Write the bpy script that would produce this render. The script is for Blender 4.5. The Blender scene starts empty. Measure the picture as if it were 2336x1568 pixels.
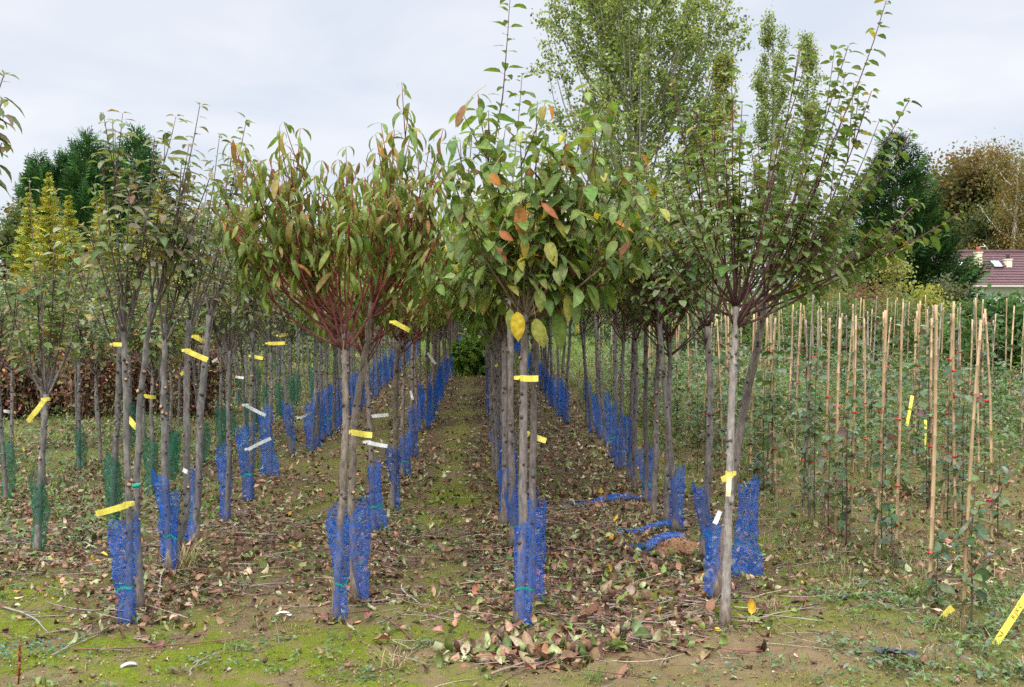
import bpy, math, random
import numpy as np
from mathutils import Vector, Matrix

# ------------------------------------------------------------------ camera, sky, sun, exposure
S = bpy.context.scene
COL = S.collection
R = math.radians
YAW, PITCH, CAM_H, FPX = R(1.79), R(2.25), 1.7, 2394.0
cam = bpy.data.objects.new('camera', bpy.data.cameras.new('camera'))
cam.data.sensor_width = 36.0
cam.data.lens = 36.0 * FPX / 2336.0
cam.data.clip_end = 3000
cam.location = (0, 0, CAM_H)
cam.rotation_euler = (R(90) - PITCH, 0, -YAW)
COL.objects.link(cam)
S.camera = cam

SUN_EL, SUN_AZ = R(52), R(205)
w = bpy.data.worlds.new("World")
S.world = w
w.use_nodes = True
nt = w.node_tree
N_, L_ = nt.nodes, nt.links
N_.clear()
def wn(t, **k):
    n = N_.new(t)
    for a, b in k.items():
        setattr(n, a, b)
    return n
def wm(op, a, b=None, c=None):
    n = wn('ShaderNodeMath', operation=op)
    for i, v in enumerate((a, b, c)):
        if v is None: continue
        if isinstance(v, (int, float)): n.inputs[i].default_value = v
        else: L_.new(v, n.inputs[i])
    return n.outputs[0]
sky = wn('ShaderNodeTexSky', sky_type='NISHITA', sun_disc=False, sun_elevation=SUN_EL, sun_rotation=SUN_AZ)
tc = wn('ShaderNodeTexCoord')
sp = wn('ShaderNodeSeparateXYZ'); L_.new(tc.outputs['Generated'], sp.inputs[0])
zc = wm('MAXIMUM', sp.outputs[2], 0.0)
den = wm('ADD', zc, 0.16)
cx = wm('DIVIDE', sp.outputs[0], den); cy = wm('DIVIDE', sp.outputs[1], den)
cb = wn('ShaderNodeCombineXYZ'); L_.new(cx, cb.inputs[0]); L_.new(cy, cb.inputs[1])
nz = wn('ShaderNodeTexNoise'); nz.inputs['Scale'].default_value = 1.25; nz.inputs['Detail'].default_value = 5; nz.inputs['Roughness'].default_value = .5
nz.inputs['Distortion'].default_value = .35
L_.new(cb.outputs[0], nz.inputs['Vector'])
ramp = wn('ShaderNodeValToRGB')
ramp.color_ramp.elements[0].position = .33; ramp.color_ramp.elements[0].color = (.67, .735, .85, 1)
ramp.color_ramp.elements[1].position = .68; ramp.color_ramp.elements[1].color = (.90, .915, .955, 1)
L_.new(nz.outputs['Fac'], ramp.inputs[0])
mr = wn('ShaderNodeMapRange', interpolation_type='SMOOTHSTEP')
mr.inputs[1].default_value = .27; mr.inputs[2].default_value = .95; mr.inputs[3].default_value = 5.2; mr.inputs[4].default_value = 30.0
L_.new(sp.outputs[2], mr.inputs[0])
vm = wn('ShaderNodeVectorMath', operation='SCALE'); L_.new(ramp.outputs[0], vm.inputs[0]); L_.new(mr.outputs[0], vm.inputs['Scale'])
mx = wn('ShaderNodeMixRGB'); mx.inputs[0].default_value = .93
L_.new(sky.outputs[0], mx.inputs[1]); L_.new(vm.outputs[0], mx.inputs[2])
bg = wn('ShaderNodeBackground'); bg.inputs['Strength'].default_value = 0.1
L_.new(mx.outputs[0], bg.inputs['Color'])
wo = wn('ShaderNodeOutputWorld'); L_.new(bg.outputs[0], wo.inputs[0])

sun = bpy.data.objects.new('sun', bpy.data.lights.new('sun', 'SUN'))
sun.data.energy = 1.5; sun.data.angle = R(25); sun.data.color = (1, .97, .92)
sun.rotation_euler = (R(90) - SUN_EL, 0, R(180) - SUN_AZ)
COL.objects.link(sun)

S.view_settings.view_transform = 'Standard'
S.view_settings.look = 'None'
S.view_settings.gamma = 1
S.view_settings.exposure = 1.0
S.render.engine = 'CYCLES'
S.cycles.max_bounces = 6; S.cycles.diffuse_bounces = 3; S.cycles.glossy_bounces = 2
S.cycles.transmission_bounces = 3; S.cycles.transparent_max_bounces = 8
S.cycles.use_denoising = False

# ------------------------------------------------------------------ helpers
rng = np.random.default_rng(11)
random.seed(5)
FW = np.array([math.sin(YAW) * math.cos(PITCH), math.cos(YAW) * math.cos(PITCH), -math.sin(PITCH)])
RT = np.array([math.cos(YAW), -math.sin(YAW), 0.0])
UP = np.cross(RT, FW)
def at(x, y, Y):
    """world point at distance Y along the rows, seen at (x, y) of the 2336 px wide photograph"""
    d = FW + (x - 1168) / FPX * RT + (784 - y) / FPX * UP
    return np.array([0, 0, CAM_H]) + d * (Y / d[1])
_lat = np.random.default_rng(3).random((64, 64))
def vnoise(x, y):
    x = np.asarray(x, float); y = np.asarray(y, float)
    xi = np.floor(x).astype(int); yi = np.floor(y).astype(int)
    fx = x - xi; fy = y - yi
    fx = fx * fx * (3 - 2 * fx); fy = fy * fy * (3 - 2 * fy)
    a = _lat[xi % 64, yi % 64]; b = _lat[(xi + 1) % 64, yi % 64]
    c = _lat[xi % 64, (yi + 1) % 64]; d = _lat[(xi + 1) % 64, (yi + 1) % 64]
    return (a * (1 - fx) + b * fx) * (1 - fy) + (c * (1 - fx) + d * fx) * fy
def gz(x, y):
    """ground height"""
    return (vnoise(np.asarray(x) * .9 + 7, np.asarray(y) * .9) - .5) * .05 + (vnoise(np.asarray(x) * .13, np.asarray(y) * .13 + 4) - .5) * .06
def ground_at(x, y):
    """where the ground is seen at photograph pixel (x, y)"""
    Y = CAM_H * FPX / (y - 690.0)
    p = at(x, y, Y)
    return np.array([p[0], p[1], float(gz(p[0], p[1]))])

class MB:
    def __init__(s): s.V = []; s.Q = []; s.T = []; s.C = []; s.n = 0
    def add(s, V, Q=None, T=None, C=(.5, .5, .5)):
        V = np.asarray(V, float).reshape(-1, 3)
        C = np.asarray(C, float)
        if C.ndim == 1: C = np.tile(C, (len(V), 1))
        s.V.append(V); s.C.append(C.reshape(-1, 3))
        if Q is not None and len(Q): s.Q.append(np.asarray(Q, np.int64).reshape(-1, 4) + s.n)
        if T is not None and len(T): s.T.append(np.asarray(T, np.int64).reshape(-1, 3) + s.n)
        s.n += len(V)
    def box(s, c, size, C, M=None):
        x, y, z = np.array(size) / 2
        V = np.array([(-x, -y, -z), (x, -y, -z), (x, y, -z), (-x, y, -z), (-x, -y, z), (x, -y, z), (x, y, z), (-x, y, z)])
        if M is not None: V = V @ np.asarray(M).T
        s.add(V + np.array(c), [(0, 3, 2, 1), (4, 5, 6, 7), (0, 1, 5, 4), (1, 2, 6, 5), (2, 3, 7, 6), (3, 0, 4, 7)], C=C)
    def mesh(s, name, mat, smooth=True):
        me = bpy.data.meshes.new(name)
        if not s.n: return me
        V = np.concatenate(s.V); C = np.concatenate(s.C)
        Q = np.concatenate(s.Q) if s.Q else np.zeros((0, 4), np.int64)
        T = np.concatenate(s.T) if s.T else np.zeros((0, 3), np.int64)
        me.vertices.add(len(V)); me.vertices.foreach_set('co', V.astype(np.float32).ravel())
        nl = Q.size + T.size
        me.loops.add(nl); me.loops.foreach_set('vertex_index', np.concatenate([Q.ravel(), T.ravel()]).astype(np.int32))
        np_ = len(Q) + len(T)
        me.polygons.add(np_)
        ls = np.concatenate([np.arange(len(Q)) * 4, len(Q) * 4 + np.arange(len(T)) * 3]).astype(np.int32)
        me.polygons.foreach_set('loop_start', ls)
        me.polygons.foreach_set('use_smooth', np.full(np_, smooth))
        a = me.color_attributes.new('col', 'FLOAT_COLOR', 'POINT')
        a.data.foreach_set('color', np.concatenate([C, np.ones((len(C), 1))], 1).astype(np.float32).ravel())
        me.update(calc_edges=True)
        me.materials.append(mat)
        return me
    def build(s, name, mat, parent=None, smooth=True):
        return link(name, s.mesh(name, mat, smooth), parent)

def link(name, data, parent=None):
    o = bpy.data.objects.new(name, data)
    COL.objects.link(o)
    if parent is not None: o.parent = parent
    return o
def tag(o, label=None, cat=None, group=None, kind=None):
    if label: o['label'] = label
    if cat: o['category'] = cat
    if group: o['group'] = group
    if kind: o['kind'] = kind
    return o
def thing(name, label, cat, loc, group=None, rot=(0, 0, 0)):
    o = link(name, None)
    o.location = [float(v) for v in loc]; o.rotation_euler = rot; o.empty_display_size = .1
    return tag(o, label, cat, group)

ORD = ('first second third fourth fifth sixth seventh eighth ninth tenth eleventh twelfth thirteenth fourteenth fifteenth sixteenth '
       'seventeenth eighteenth nineteenth twentieth').split()
def ordinal(i):
    if i < 20: return ORD[i]
    if i == 29: return 'thirtieth'
    if i == 39: return 'fortieth'
    if i == 49: return 'fiftieth'
    return ('twenty', 'thirty', 'forty', 'fifty')[(i + 1) // 10 - 2] + '-' + ORD[(i + 1) % 10 - 1]

def norm(v):
    v = np.asarray(v, float)
    return v / np.maximum(np.linalg.norm(v, axis=-1, keepdims=True), 1e-9)

def tube(mb, pts, rad, n=6, C=(.2, .15, .1), cap=True):
    pts = np.asarray(pts, float); k = len(pts)
    rad = np.broadcast_to(np.asarray(rad, float), (k,))
    T = norm(np.gradient(pts, axis=0))
    ref = np.array([1., 0, 0]) if abs(T[0][0]) < .8 else np.array([0, 1., 0])
    A = norm(np.cross(T, ref)); B = np.cross(T, A)
    an = np.arange(n) / n * 2 * math.pi
    V = pts[:, None] + rad[:, None, None] * (A[:, None] * np.cos(an)[None, :, None] + B[:, None] * np.sin(an)[None, :, None])
    i = np.arange(k - 1)[:, None] * n; j = np.arange(n)[None]
    Q = np.stack([i + j, i + (j + 1) % n, i + n + (j + 1) % n, i + n + j], -1).reshape(-1, 4)
    C = np.asarray(C, float)
    if C.ndim == 2: C = np.repeat(C, n, 0)
    V = V.reshape(-1, 3); Tr = None
    if cap:
        V = np.concatenate([V, pts[-1:], pts[:1]])
        m = k * n
        Tr = [((k - 1) * n + a, (k - 1) * n + (a + 1) % n, m) for a in range(n)] + [((a + 1) % n, a, m + 1) for a in range(n)]
        if C.ndim == 2: C = np.concatenate([C, C[-1:], C[:1]])
    mb.add(V, Q, Tr, C)

PROF = {
    'oval':  ([0, .12, .35, .6, .82, 1], [.15, .68, 1, .9, .5, .02]),
    'lance': ([0, .12, .35, .6, .82, 1], [.12, .5, .92, 1, .62, .02]),
    'round': ([0, .12, .35, .6, .82, 1], [.25, .82, 1, .92, .55, .05]),
    'low':   ([0, .45, 1], [.12, 1, .03]),
    'strip': ([0, .3, .7, 1], [.7, 1, .8, .05]),
    'blade': ([0, .5, 1], [1, .75, .05]),
}
def leaves(mb, P, D, N, L, W, kap, fold, col, prof='oval', pet=.0, tipcol=None, tipamt=0, mid=1.18, wave=.0, side=0):
    P = np.asarray(P, float).reshape(-1, 3); M = len(P)
    if not M: return
    D = norm(np.asarray(D, float).reshape(-1, 3)); N = np.asarray(N, float).reshape(-1, 3)
    Sd = norm(np.cross(N, D)); N = np.cross(D, Sd)
    bc = lambda a: np.broadcast_to(np.asarray(a, float), (M,))
    L, W, kap, fold = bc(L), bc(W), bc(kap), bc(fold)
    t, wp = PROF[prof]
    t = np.array(t); wp = np.array(wp)
    if pet > 0: t = np.concatenate([[-pet], t]); wp = np.concatenate([[.05], wp]); wp[1] = max(.06, wp[1] * .5)
    k = np.where(np.abs(kap) < .02, .02, kap)[:, None]
    tp = np.maximum(t, 0)[None]; a = k * tp
    x = np.sin(a) / k + np.minimum(t, 0)[None]; z = -(1 - np.cos(a)) / k
    x = x + max(pet, 0)
    ctr = P[:, None] + L[:, None, None] * (x[..., None] * D[:, None] + z[..., None] * N[:, None])
    nn = N[:, None] * np.cos(a)[..., None] + D[:, None] * np.sin(a)[..., None]
    hw = (W[:, None] * wp[None] / 2)[..., None]
    up = nn * (hw * fold[:, None, None])
    if wave:
        wv = rng.normal(0, wave, (M, len(t), 2)) * hw * (tp[..., None] > 0)
    else: wv = np.zeros((M, len(t), 2))
    if side: ctr = ctr + Sd[:, None] * (rng.normal(0, side, (M, 1)) * (tp ** 2) * L[:, None])[..., None]
    Lf = ctr - Sd[:, None] * hw + up + nn * wv[..., :1]; Rf = ctr + Sd[:, None] * hw + up + nn * wv[..., 1:]
    V = np.stack([Lf, ctr, Rf], 2)
    ns = len(t); nv = ns * 3
    q = []
    for s_ in range(ns - 1):
        for e in range(2):
            q.append((s_ * 3 + e, s_ * 3 + e + 1, s_ * 3 + 3 + e + 1, s_ * 3 + 3 + e))
    Q = (np.array(q)[None] + (np.arange(M) * nv)[:, None, None]).reshape(-1, 4)
    C = np.broadcast_to(np.asarray(col, float), (M, 3))[:, None, None] * np.ones((1, ns, 3, 1))
    C = C * np.array([1, mid, 1])[None, None, :, None]
    if tipcol is not None:
        am = (np.clip((tp[0] - .35) / .65, 0, 1)[None, :, None] * np.array([1, .5, 1])[None, None]) * bc(tipamt)[:, None, None]
        C = C * (1 - am[..., None]) + np.asarray(tipcol)[..., None, None, :] * am[..., None] if np.asarray(tipcol).ndim == 2 else C * (1 - am[..., None]) + np.asarray(tipcol) * am[..., None]
    mb.add(V.reshape(-1, 3), Q, None, C.reshape(-1, 3))

def palette(pal, n, jit=.18, r=None):
    r = r or rng
    cs = np.array([p[:3] for p in pal]); ws = np.array([p[3] for p in pal], float)
    c = cs[r.choice(len(pal), n, p=ws / ws.sum())]
    return np.clip(c * 1.12 * r.normal(1, jit, (n, 1)) * r.normal(1, jit * .35, (n, 3)), .003, .9)
def rnd_dirs(n, r=None):
    r = r or rng
    return norm(r.normal(0, 1, (n, 3)))

# ------------------------------------------------------------------ materials
def new_mat(name):
    m = bpy.data.materials.new(name); m.use_nodes = True
    t = m.node_tree; t.nodes.clear()
    o = t.nodes.new('ShaderNodeOutputMaterial')
    return m, t, o
def mat_leaf(name, trans=.38, rough=.55, back=(1.25, 1.2, 1.35), spec=.22, spots=0, tgain=(1.5, 1.45, .8)):
    m, t, o = new_mat(name)
    nd, lk = t.nodes, t.links
    at_ = nd.new('ShaderNodeAttribute'); at_.attribute_name = 'col'
    no = nd.new('ShaderNodeTexNoise'); no.inputs['Scale'].default_value = 42; no.inputs['Detail'].default_value = 3
    tco = nd.new('ShaderNodeTexCoord'); lk.new(tco.outputs['Object'], no.inputs['Vector'])
    mrr = nd.new('ShaderNodeMapRange'); mrr.inputs[1].default_value = .3; mrr.inputs[2].default_value = .7; mrr.inputs[3].default_value = .72; mrr.inputs[4].default_value = 1.28
    lk.new(no.outputs['Fac'], mrr.inputs[0])
    v = nd.new('ShaderNodeVectorMath'); v.operation = 'SCALE'; lk.new(at_.outputs['Color'], v.inputs[0]); lk.new(mrr.outputs[0], v.inputs['Scale'])
    if spots:
        n2 = nd.new('ShaderNodeTexNoise'); n2.inputs['Scale'].default_value = 65; n2.inputs['Detail'].default_value = 2; lk.new(tco.outputs['Object'], n2.inputs['Vector'])
        n3 = nd.new('ShaderNodeTexNoise'); n3.inputs['Scale'].default_value = 6; lk.new(tco.outputs['Object'], n3.inputs['Vector'])
        ad = nd.new('ShaderNodeMath'); ad.operation = 'MULTIPLY_ADD'; lk.new(n3.outputs['Fac'], ad.inputs[0]); ad.inputs[1].default_value = .8; lk.new(n2.outputs['Fac'], ad.inputs[2])
        sm_ = nd.new('ShaderNodeMapRange'); sm_.inputs[1].default_value = 1.06; sm_.inputs[2].default_value = 1.14; sm_.inputs[3].default_value = 0; sm_.inputs[4].default_value = spots; lk.new(ad.outputs[0], sm_.inputs[0])
        mxs = nd.new('ShaderNodeMixRGB'); lk.new(sm_.outputs[0], mxs.inputs[0]); lk.new(v.outputs[0], mxs.inputs[1]); mxs.inputs[2].default_value = (.13, .065, .025, 1)
        v = mxs
    g = nd.new('ShaderNodeNewGeometry')
    mul = nd.new('ShaderNodeVectorMath'); mul.operation = 'MULTIPLY'; lk.new(v.outputs[0], mul.inputs[0]); mul.inputs[1].default_value = back
    mix = nd.new('ShaderNodeMixRGB'); lk.new(g.outputs['Backfacing'], mix.inputs[0]); lk.new(v.outputs[0], mix.inputs[1]); lk.new(mul.outputs[0], mix.inputs[2])
    b = nd.new('ShaderNodeBsdfPrincipled'); b.inputs['Roughness'].default_value = rough; b.inputs['Specular IOR Level'].default_value = spec
    lk.new(mix.outputs[0], b.inputs['Base Color'])
    if trans > 0:
        tr = nd.new('ShaderNodeBsdfTranslucent')
        m2 = nd.new('ShaderNodeVectorMath'); m2.operation = 'MULTIPLY'; lk.new(v.outputs[0], m2.inputs[0]); m2.inputs[1].default_value = tgain
        lk.new(m2.outputs[0], tr.inputs['Color'])
        ms = nd.new('ShaderNodeMixShader'); ms.inputs[0].default_value = trans
        lk.new(b.outputs[0], ms.inputs[1]); lk.new(tr.outputs[0], ms.inputs[2]); lk.new(ms.outputs[0], o.inputs[0])
    else: lk.new(b.outputs[0], o.inputs[0])
    return m
def mat_col(name, rough=.8, spec=.2, nscale=30, stretch=(1, 1, .25), amp=.35, bump=.3, bdist=.004):
    m, t, o = new_mat(name)
    nd, lk = t.nodes, t.links
    at_ = nd.new('ShaderNodeAttribute'); at_.attribute_name = 'col'
    tco = nd.new('ShaderNodeTexCoord'); mp = nd.new('ShaderNodeMapping'); mp.inputs['Scale'].default_value = stretch
    lk.new(tco.outputs['Object'], mp.inputs[0])
    no = nd.new('ShaderNodeTexNoise'); no.inputs['Scale'].default_value = nscale; no.inputs['Detail'].default_value = 5; no.inputs['Roughness'].default_value = .65
    lk.new(mp.outputs[0], no.inputs['Vector'])
    mrr = nd.new('ShaderNodeMapRange'); mrr.inputs[1].default_value = .3; mrr.inputs[2].default_value = .7; mrr.inputs[3].default_value = 1 - amp; mrr.inputs[4].default_value = 1 + amp
    lk.new(no.outputs['Fac'], mrr.inputs[0])
    v = nd.new('ShaderNodeVectorMath'); v.operation = 'SCALE'; lk.new(at_.outputs['Color'], v.inputs[0]); lk.new(mrr.outputs[0], v.inputs['Scale'])
    if name == 'bark':
        n2 = nd.new('ShaderNodeTexNoise'); n2.inputs['Scale'].default_value = 13; n2.inputs['Detail'].default_value = 4; lk.new(tco.outputs['Object'], n2.inputs['Vector'])
        m2 = nd.new('ShaderNodeMapRange'); m2.inputs[1].default_value = .56; m2.inputs[2].default_value = .68; m2.inputs[3].default_value = 0; m2.inputs[4].default_value = .45; lk.new(n2.outputs['Fac'], m2.inputs[0])
        x2 = nd.new('ShaderNodeVectorMath'); x2.operation = 'MULTIPLY_ADD'; lk.new(v.outputs[0], x2.inputs[0]); x2.inputs[1].default_value = (1.35, 1.45, 1.4); x2.inputs[2].default_value = (.012, .016, .014)
        mxb = nd.new('ShaderNodeMixRGB'); lk.new(m2.outputs[0], mxb.inputs[0]); lk.new(v.outputs[0], mxb.inputs[1]); lk.new(x2.outputs[0], mxb.inputs[2]); v = mxb
    b = nd.new('ShaderNodeBsdfPrincipled'); b.inputs['Roughness'].default_value = rough; b.inputs['Specular IOR Level'].default_value = spec
    lk.new(v.outputs[0], b.inputs['Base Color'])
    if bump:
        bp = nd.new('ShaderNodeBump'); bp.inputs['Strength'].default_value = bump; bp.inputs['Distance'].default_value = bdist
        lk.new(no.outputs['Fac'], bp.inputs['Height']); lk.new(bp.outputs[0], b.inputs['Normal'])
    lk.new(b.outputs[0], o.inputs[0])
    return m
M_LEAF = mat_leaf('fresh_leaf')
M_SPOT = mat_leaf('spotted_leaf', spots=.8)
M_FAR = mat_leaf('far_leaf', trans=.42, back=(1.1, 1.1, 1.2), spec=.2, rough=.6)
M_NEEDLE = mat_leaf('needle', trans=.1, back=(1, 1, 1), spec=.15, rough=.7)
M_DRY = mat_leaf('dry_leaf', trans=.12, rough=.65, back=(1.15, 1.12, 1.1), spec=.2, tgain=(1.2, 1.1, .9))
M_BARK = mat_col('bark', nscale=48, stretch=(1, 1, .35), amp=.55, bump=.6)
M_TWIG = mat_col('twig', nscale=80, amp=.25, bump=.2)
M_NET = mat_col('net_plastic', rough=.5, spec=.22, nscale=45, stretch=(1, 1, 1), amp=.35, bump=0)
M_TAG = mat_col('label_plastic', rough=.45, spec=.4, nscale=90, stretch=(1, 1, 1), amp=.2, bump=.2, bdist=.001)
M_CANE = mat_col('bamboo', rough=.6, spec=.25, nscale=30, stretch=(1, 1, .12), amp=.4, bump=.15)
M_INK = mat_col('ink', amp=.1, bump=0)
M_PLAIN = mat_col('painted', rough=.7, nscale=6, stretch=(1, 1, 1), amp=.07, bump=.1)
M_SOIL = mat_col('clod', rough=.95, nscale=60, stretch=(1, 1, 1), amp=.4, bump=.7, bdist=.01)

def mat_ground():
    m, t, o = new_mat('ground')
    nd, lk = t.nodes, t.links
    g = nd.new('ShaderNodeNewGeometry')
    def noise(scale, detail=5, rough=.6, dist=0):
        n = nd.new('ShaderNodeTexNoise'); n.inputs['Scale'].default_value = scale; n.inputs['Detail'].default_value = detail
        n.inputs['Roughness'].default_value = rough; n.inputs['Distortion'].default_value = dist
        lk.new(g.outputs['Position'], n.inputs['Vector']); return n.outputs['Fac']
    def mr_(v, a, b, c, d):
        n = nd.new('ShaderNodeMapRange'); n.inputs[1].default_value = a; n.inputs[2].default_value = b; n.inputs[3].default_value = c; n.inputs[4].default_value = d
        lk.new(v, n.inputs[0]); return n.outputs[0]
    def mix(f, a, b):
        n = nd.new('ShaderNodeMixRGB'); lk.new(f, n.inputs[0])
        for i, v in ((1, a), (2, b)):
            if isinstance(v, tuple): n.inputs[i].default_value = (*v, 1)
            else: lk.new(v, n.inputs[i])
        return n.outputs[0]
    def mul(a, b):
        n = nd.new('ShaderNodeMath'); n.operation = 'MULTIPLY'; lk.new(a, n.inputs[0]); lk.new(b, n.inputs[1]); return n.outputs[0]
    at_ = nd.new('ShaderNodeAttribute'); at_.attribute_name = 'col'   # R moss, G grass, B dark litter earth
    sx = nd.new('ShaderNodeSeparateXYZ'); lk.new(at_.outputs['Vector'], sx.inputs[0])
    n1, n2, n3, n4 = noise(2.3, 6, .65, .4), noise(9, 6, .7), noise(45, 4, .7), noise(160, 3, .6)
    soil = mix(mr_(n2, .3, .7, 0, 1), (.15, .105, .05), (.25, .18, .095))
    soil = mix(mr_(n4, .35, .65, 0, .6), soil, (.13, .09, .052))
    dark = mix(mr_(n3, .35, .65, 0, 1), (.055, .037, .023), (.125, .085, .053))
    c = mix(sx.outputs[2], soil, dark)
    moss = mix(mr_(n3, .3, .7, 0, 1), (.075, .10, .007), (.175, .215, .010))
    moss = mix(mr_(n4, .4, .65, 0, .55), moss, (.075, .065, .02))
    add = nd.new('ShaderNodeMath'); add.operation = 'ADD'; lk.new(n1, add.inputs[0])
    hf = mr_(n2, .25, .75, -.14, .14); lk.new(hf, add.inputs[1])
    mk = mr_(add.outputs[0], .40, .53, 0, 1)
    c = mix(mul(mk, sx.outputs[0]), c, moss)
    grass = mix(mr_(n3, .3, .7, 0, 1), (.04, .06, .014), (.10, .14, .028))
    c = mix(mul(mr_(n2, .3, .55, .35, 1), sx.outputs[1]), c, grass)
    b = nd.new('ShaderNodeBsdfPrincipled'); b.inputs['Roughness'].default_value = .95; b.inputs['Specular IOR Level'].default_value = .1
    lk.new(c, b.inputs['Base Color'])
    sm = nd.new('ShaderNodeMath'); sm.operation = 'ADD'; lk.new(n3, sm.inputs[0]); lk.new(n4, sm.inputs[1])
    bp = nd.new('ShaderNodeBump'); bp.inputs['Strength'].default_value = .7; bp.inputs['Distance'].default_value = .02
    lk.new(sm.outputs[0], bp.inputs['Height']); lk.new(bp.outputs[0], b.inputs['Normal'])
    lk.new(b.outputs[0], o.inputs[0])
    return m

# ------------------------------------------------------------------ ground
ROW_X = {'left': -1.92, 'peach': -.755, 'cherry': .205, 'plum': 1.22, 'outer': -2.93, 'outer2': -4.0, 'outer3': -5.05}
CANE_X = [2.55, 3.78, 4.85, 5.95, 7.05, 8.2]
rowxs = np.array(list(ROW_X.values()))
def litter_density(x, y):
    d = np.min(np.abs(np.asarray(x)[..., None] - rowxs), -1)
    inrows = (np.asarray(x) > -6.0) & (np.asarray(x) < 2.1)
    base = np.where(inrows, np.exp(-(d / .42) ** 2) * .9 + .5, .58)
    aisle = np.exp(-((np.asarray(x) + .27) / .26) ** 2)
    base = base * (1 - .5 * aisle)
    n = vnoise(np.asarray(x) * 1.1 + 3, np.asarray(y) * 1.1)
    f = np.clip((np.asarray(y) - 5.2 + (n - .5) * 1.4) / .9, .07, 1)
    mid = np.exp(-((np.asarray(x) - .72) / .42) ** 2)
    f = np.maximum(f, mid * np.clip((np.asarray(y) - 4.95) / .4, 0, 1))
    return base * f * np.clip(.25 + 1.5 * n, .3, 1.4) + mid * f * .35
def axis(parts):
    a = []
    for lo, hi, st in parts: a.append(np.arange(lo, hi, st))
    return np.concatenate(a)
gx = axis([(-400, -60, 40), (-60, -12, 4), (-12, -3.2, .25), (-3.2, 3.6, .028), (3.6, 12, .25), (12, 60, 4), (60, 401, 40)])
gy = axis([(-60, 0, 10), (0, 4, .5), (4, 9.5, .028), (9.5, 16, .1), (16, 46, .5), (46, 120, 6), (120, 701, 60)])
X, Y = np.meshgrid(gx, gy)
Z = gz(X, Y)
near = np.clip((11 - Y) / 3, 0, 1) * np.clip((4.2 - np.abs(X)) / 1, 0, 1)
Z = Z + near * ((vnoise(X * 5, Y * 5) - .5) * .03 + (vnoise(X * 13, Y * 13) - .5) * .02 + (vnoise(X * 29 + 5, Y * 29) - .5) * .014)
lit = np.clip(litter_density(X, Y), 0, 1)
moss_n = vnoise(X * .8 + 11, Y * .8 + 2)
moss = np.clip(1.25 - lit * (.75 + .35 * np.clip((Y - 5.6) / 1.5, 0, 1)), 0, 1) * np.clip(1 - .5 * np.clip((X - 1.8) / .6, 0, 1), 0, 1) * np.clip(1.15 - (Y - 8) / 16, .45, 1)
bare = np.exp(-(((X - 1.45) / .75) ** 2 + ((Y - 5.0) / .42) ** 2)) + .9 * np.exp(-(((X + .95) / .5) ** 2 + ((Y - 5.85) / .35) ** 2)) + .6 * np.exp(-(((X + .45) / .45) ** 2 + ((Y - 7.2) / .5) ** 2)) + .7 * np.exp(-(((X - .3) / .5) ** 2 + ((Y - 4.9) / .3) ** 2))
moss = np.clip(moss * (1 - np.clip(bare * 1.2, 0, 1)), 0, 1)
dark = np.clip(lit * 1.1 * (1 - np.clip(bare, 0, .8)), 0, 1)
grass = np.clip(np.clip((X - 1.9) / .8, 0, 1) * np.clip((Y - 9.5) / 6, 0, 1) * (.25 + .75 * vnoise(X * .8, Y * .5)) + np.clip((Y - 24) / 10, 0, 1) + np.clip((-3.0 - X) / 1.5, 0, 1) * np.clip((Y - 10) / 6, 0, .45), 0, 1)
ni, nj = X.shape
I = np.arange(ni - 1)[:, None] * nj + np.arange(nj - 1)[None]
Qg = np.stack([I, I + 1, I + nj + 1, I + nj], -1).reshape(-1, 4)
mb = MB(); mb.add(np.stack([X, Y, Z], -1), Qg, None, np.stack([moss, grass, dark], -1).reshape(-1, 3))
tag(mb.build('ground', mat_ground()), kind='structure')

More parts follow.
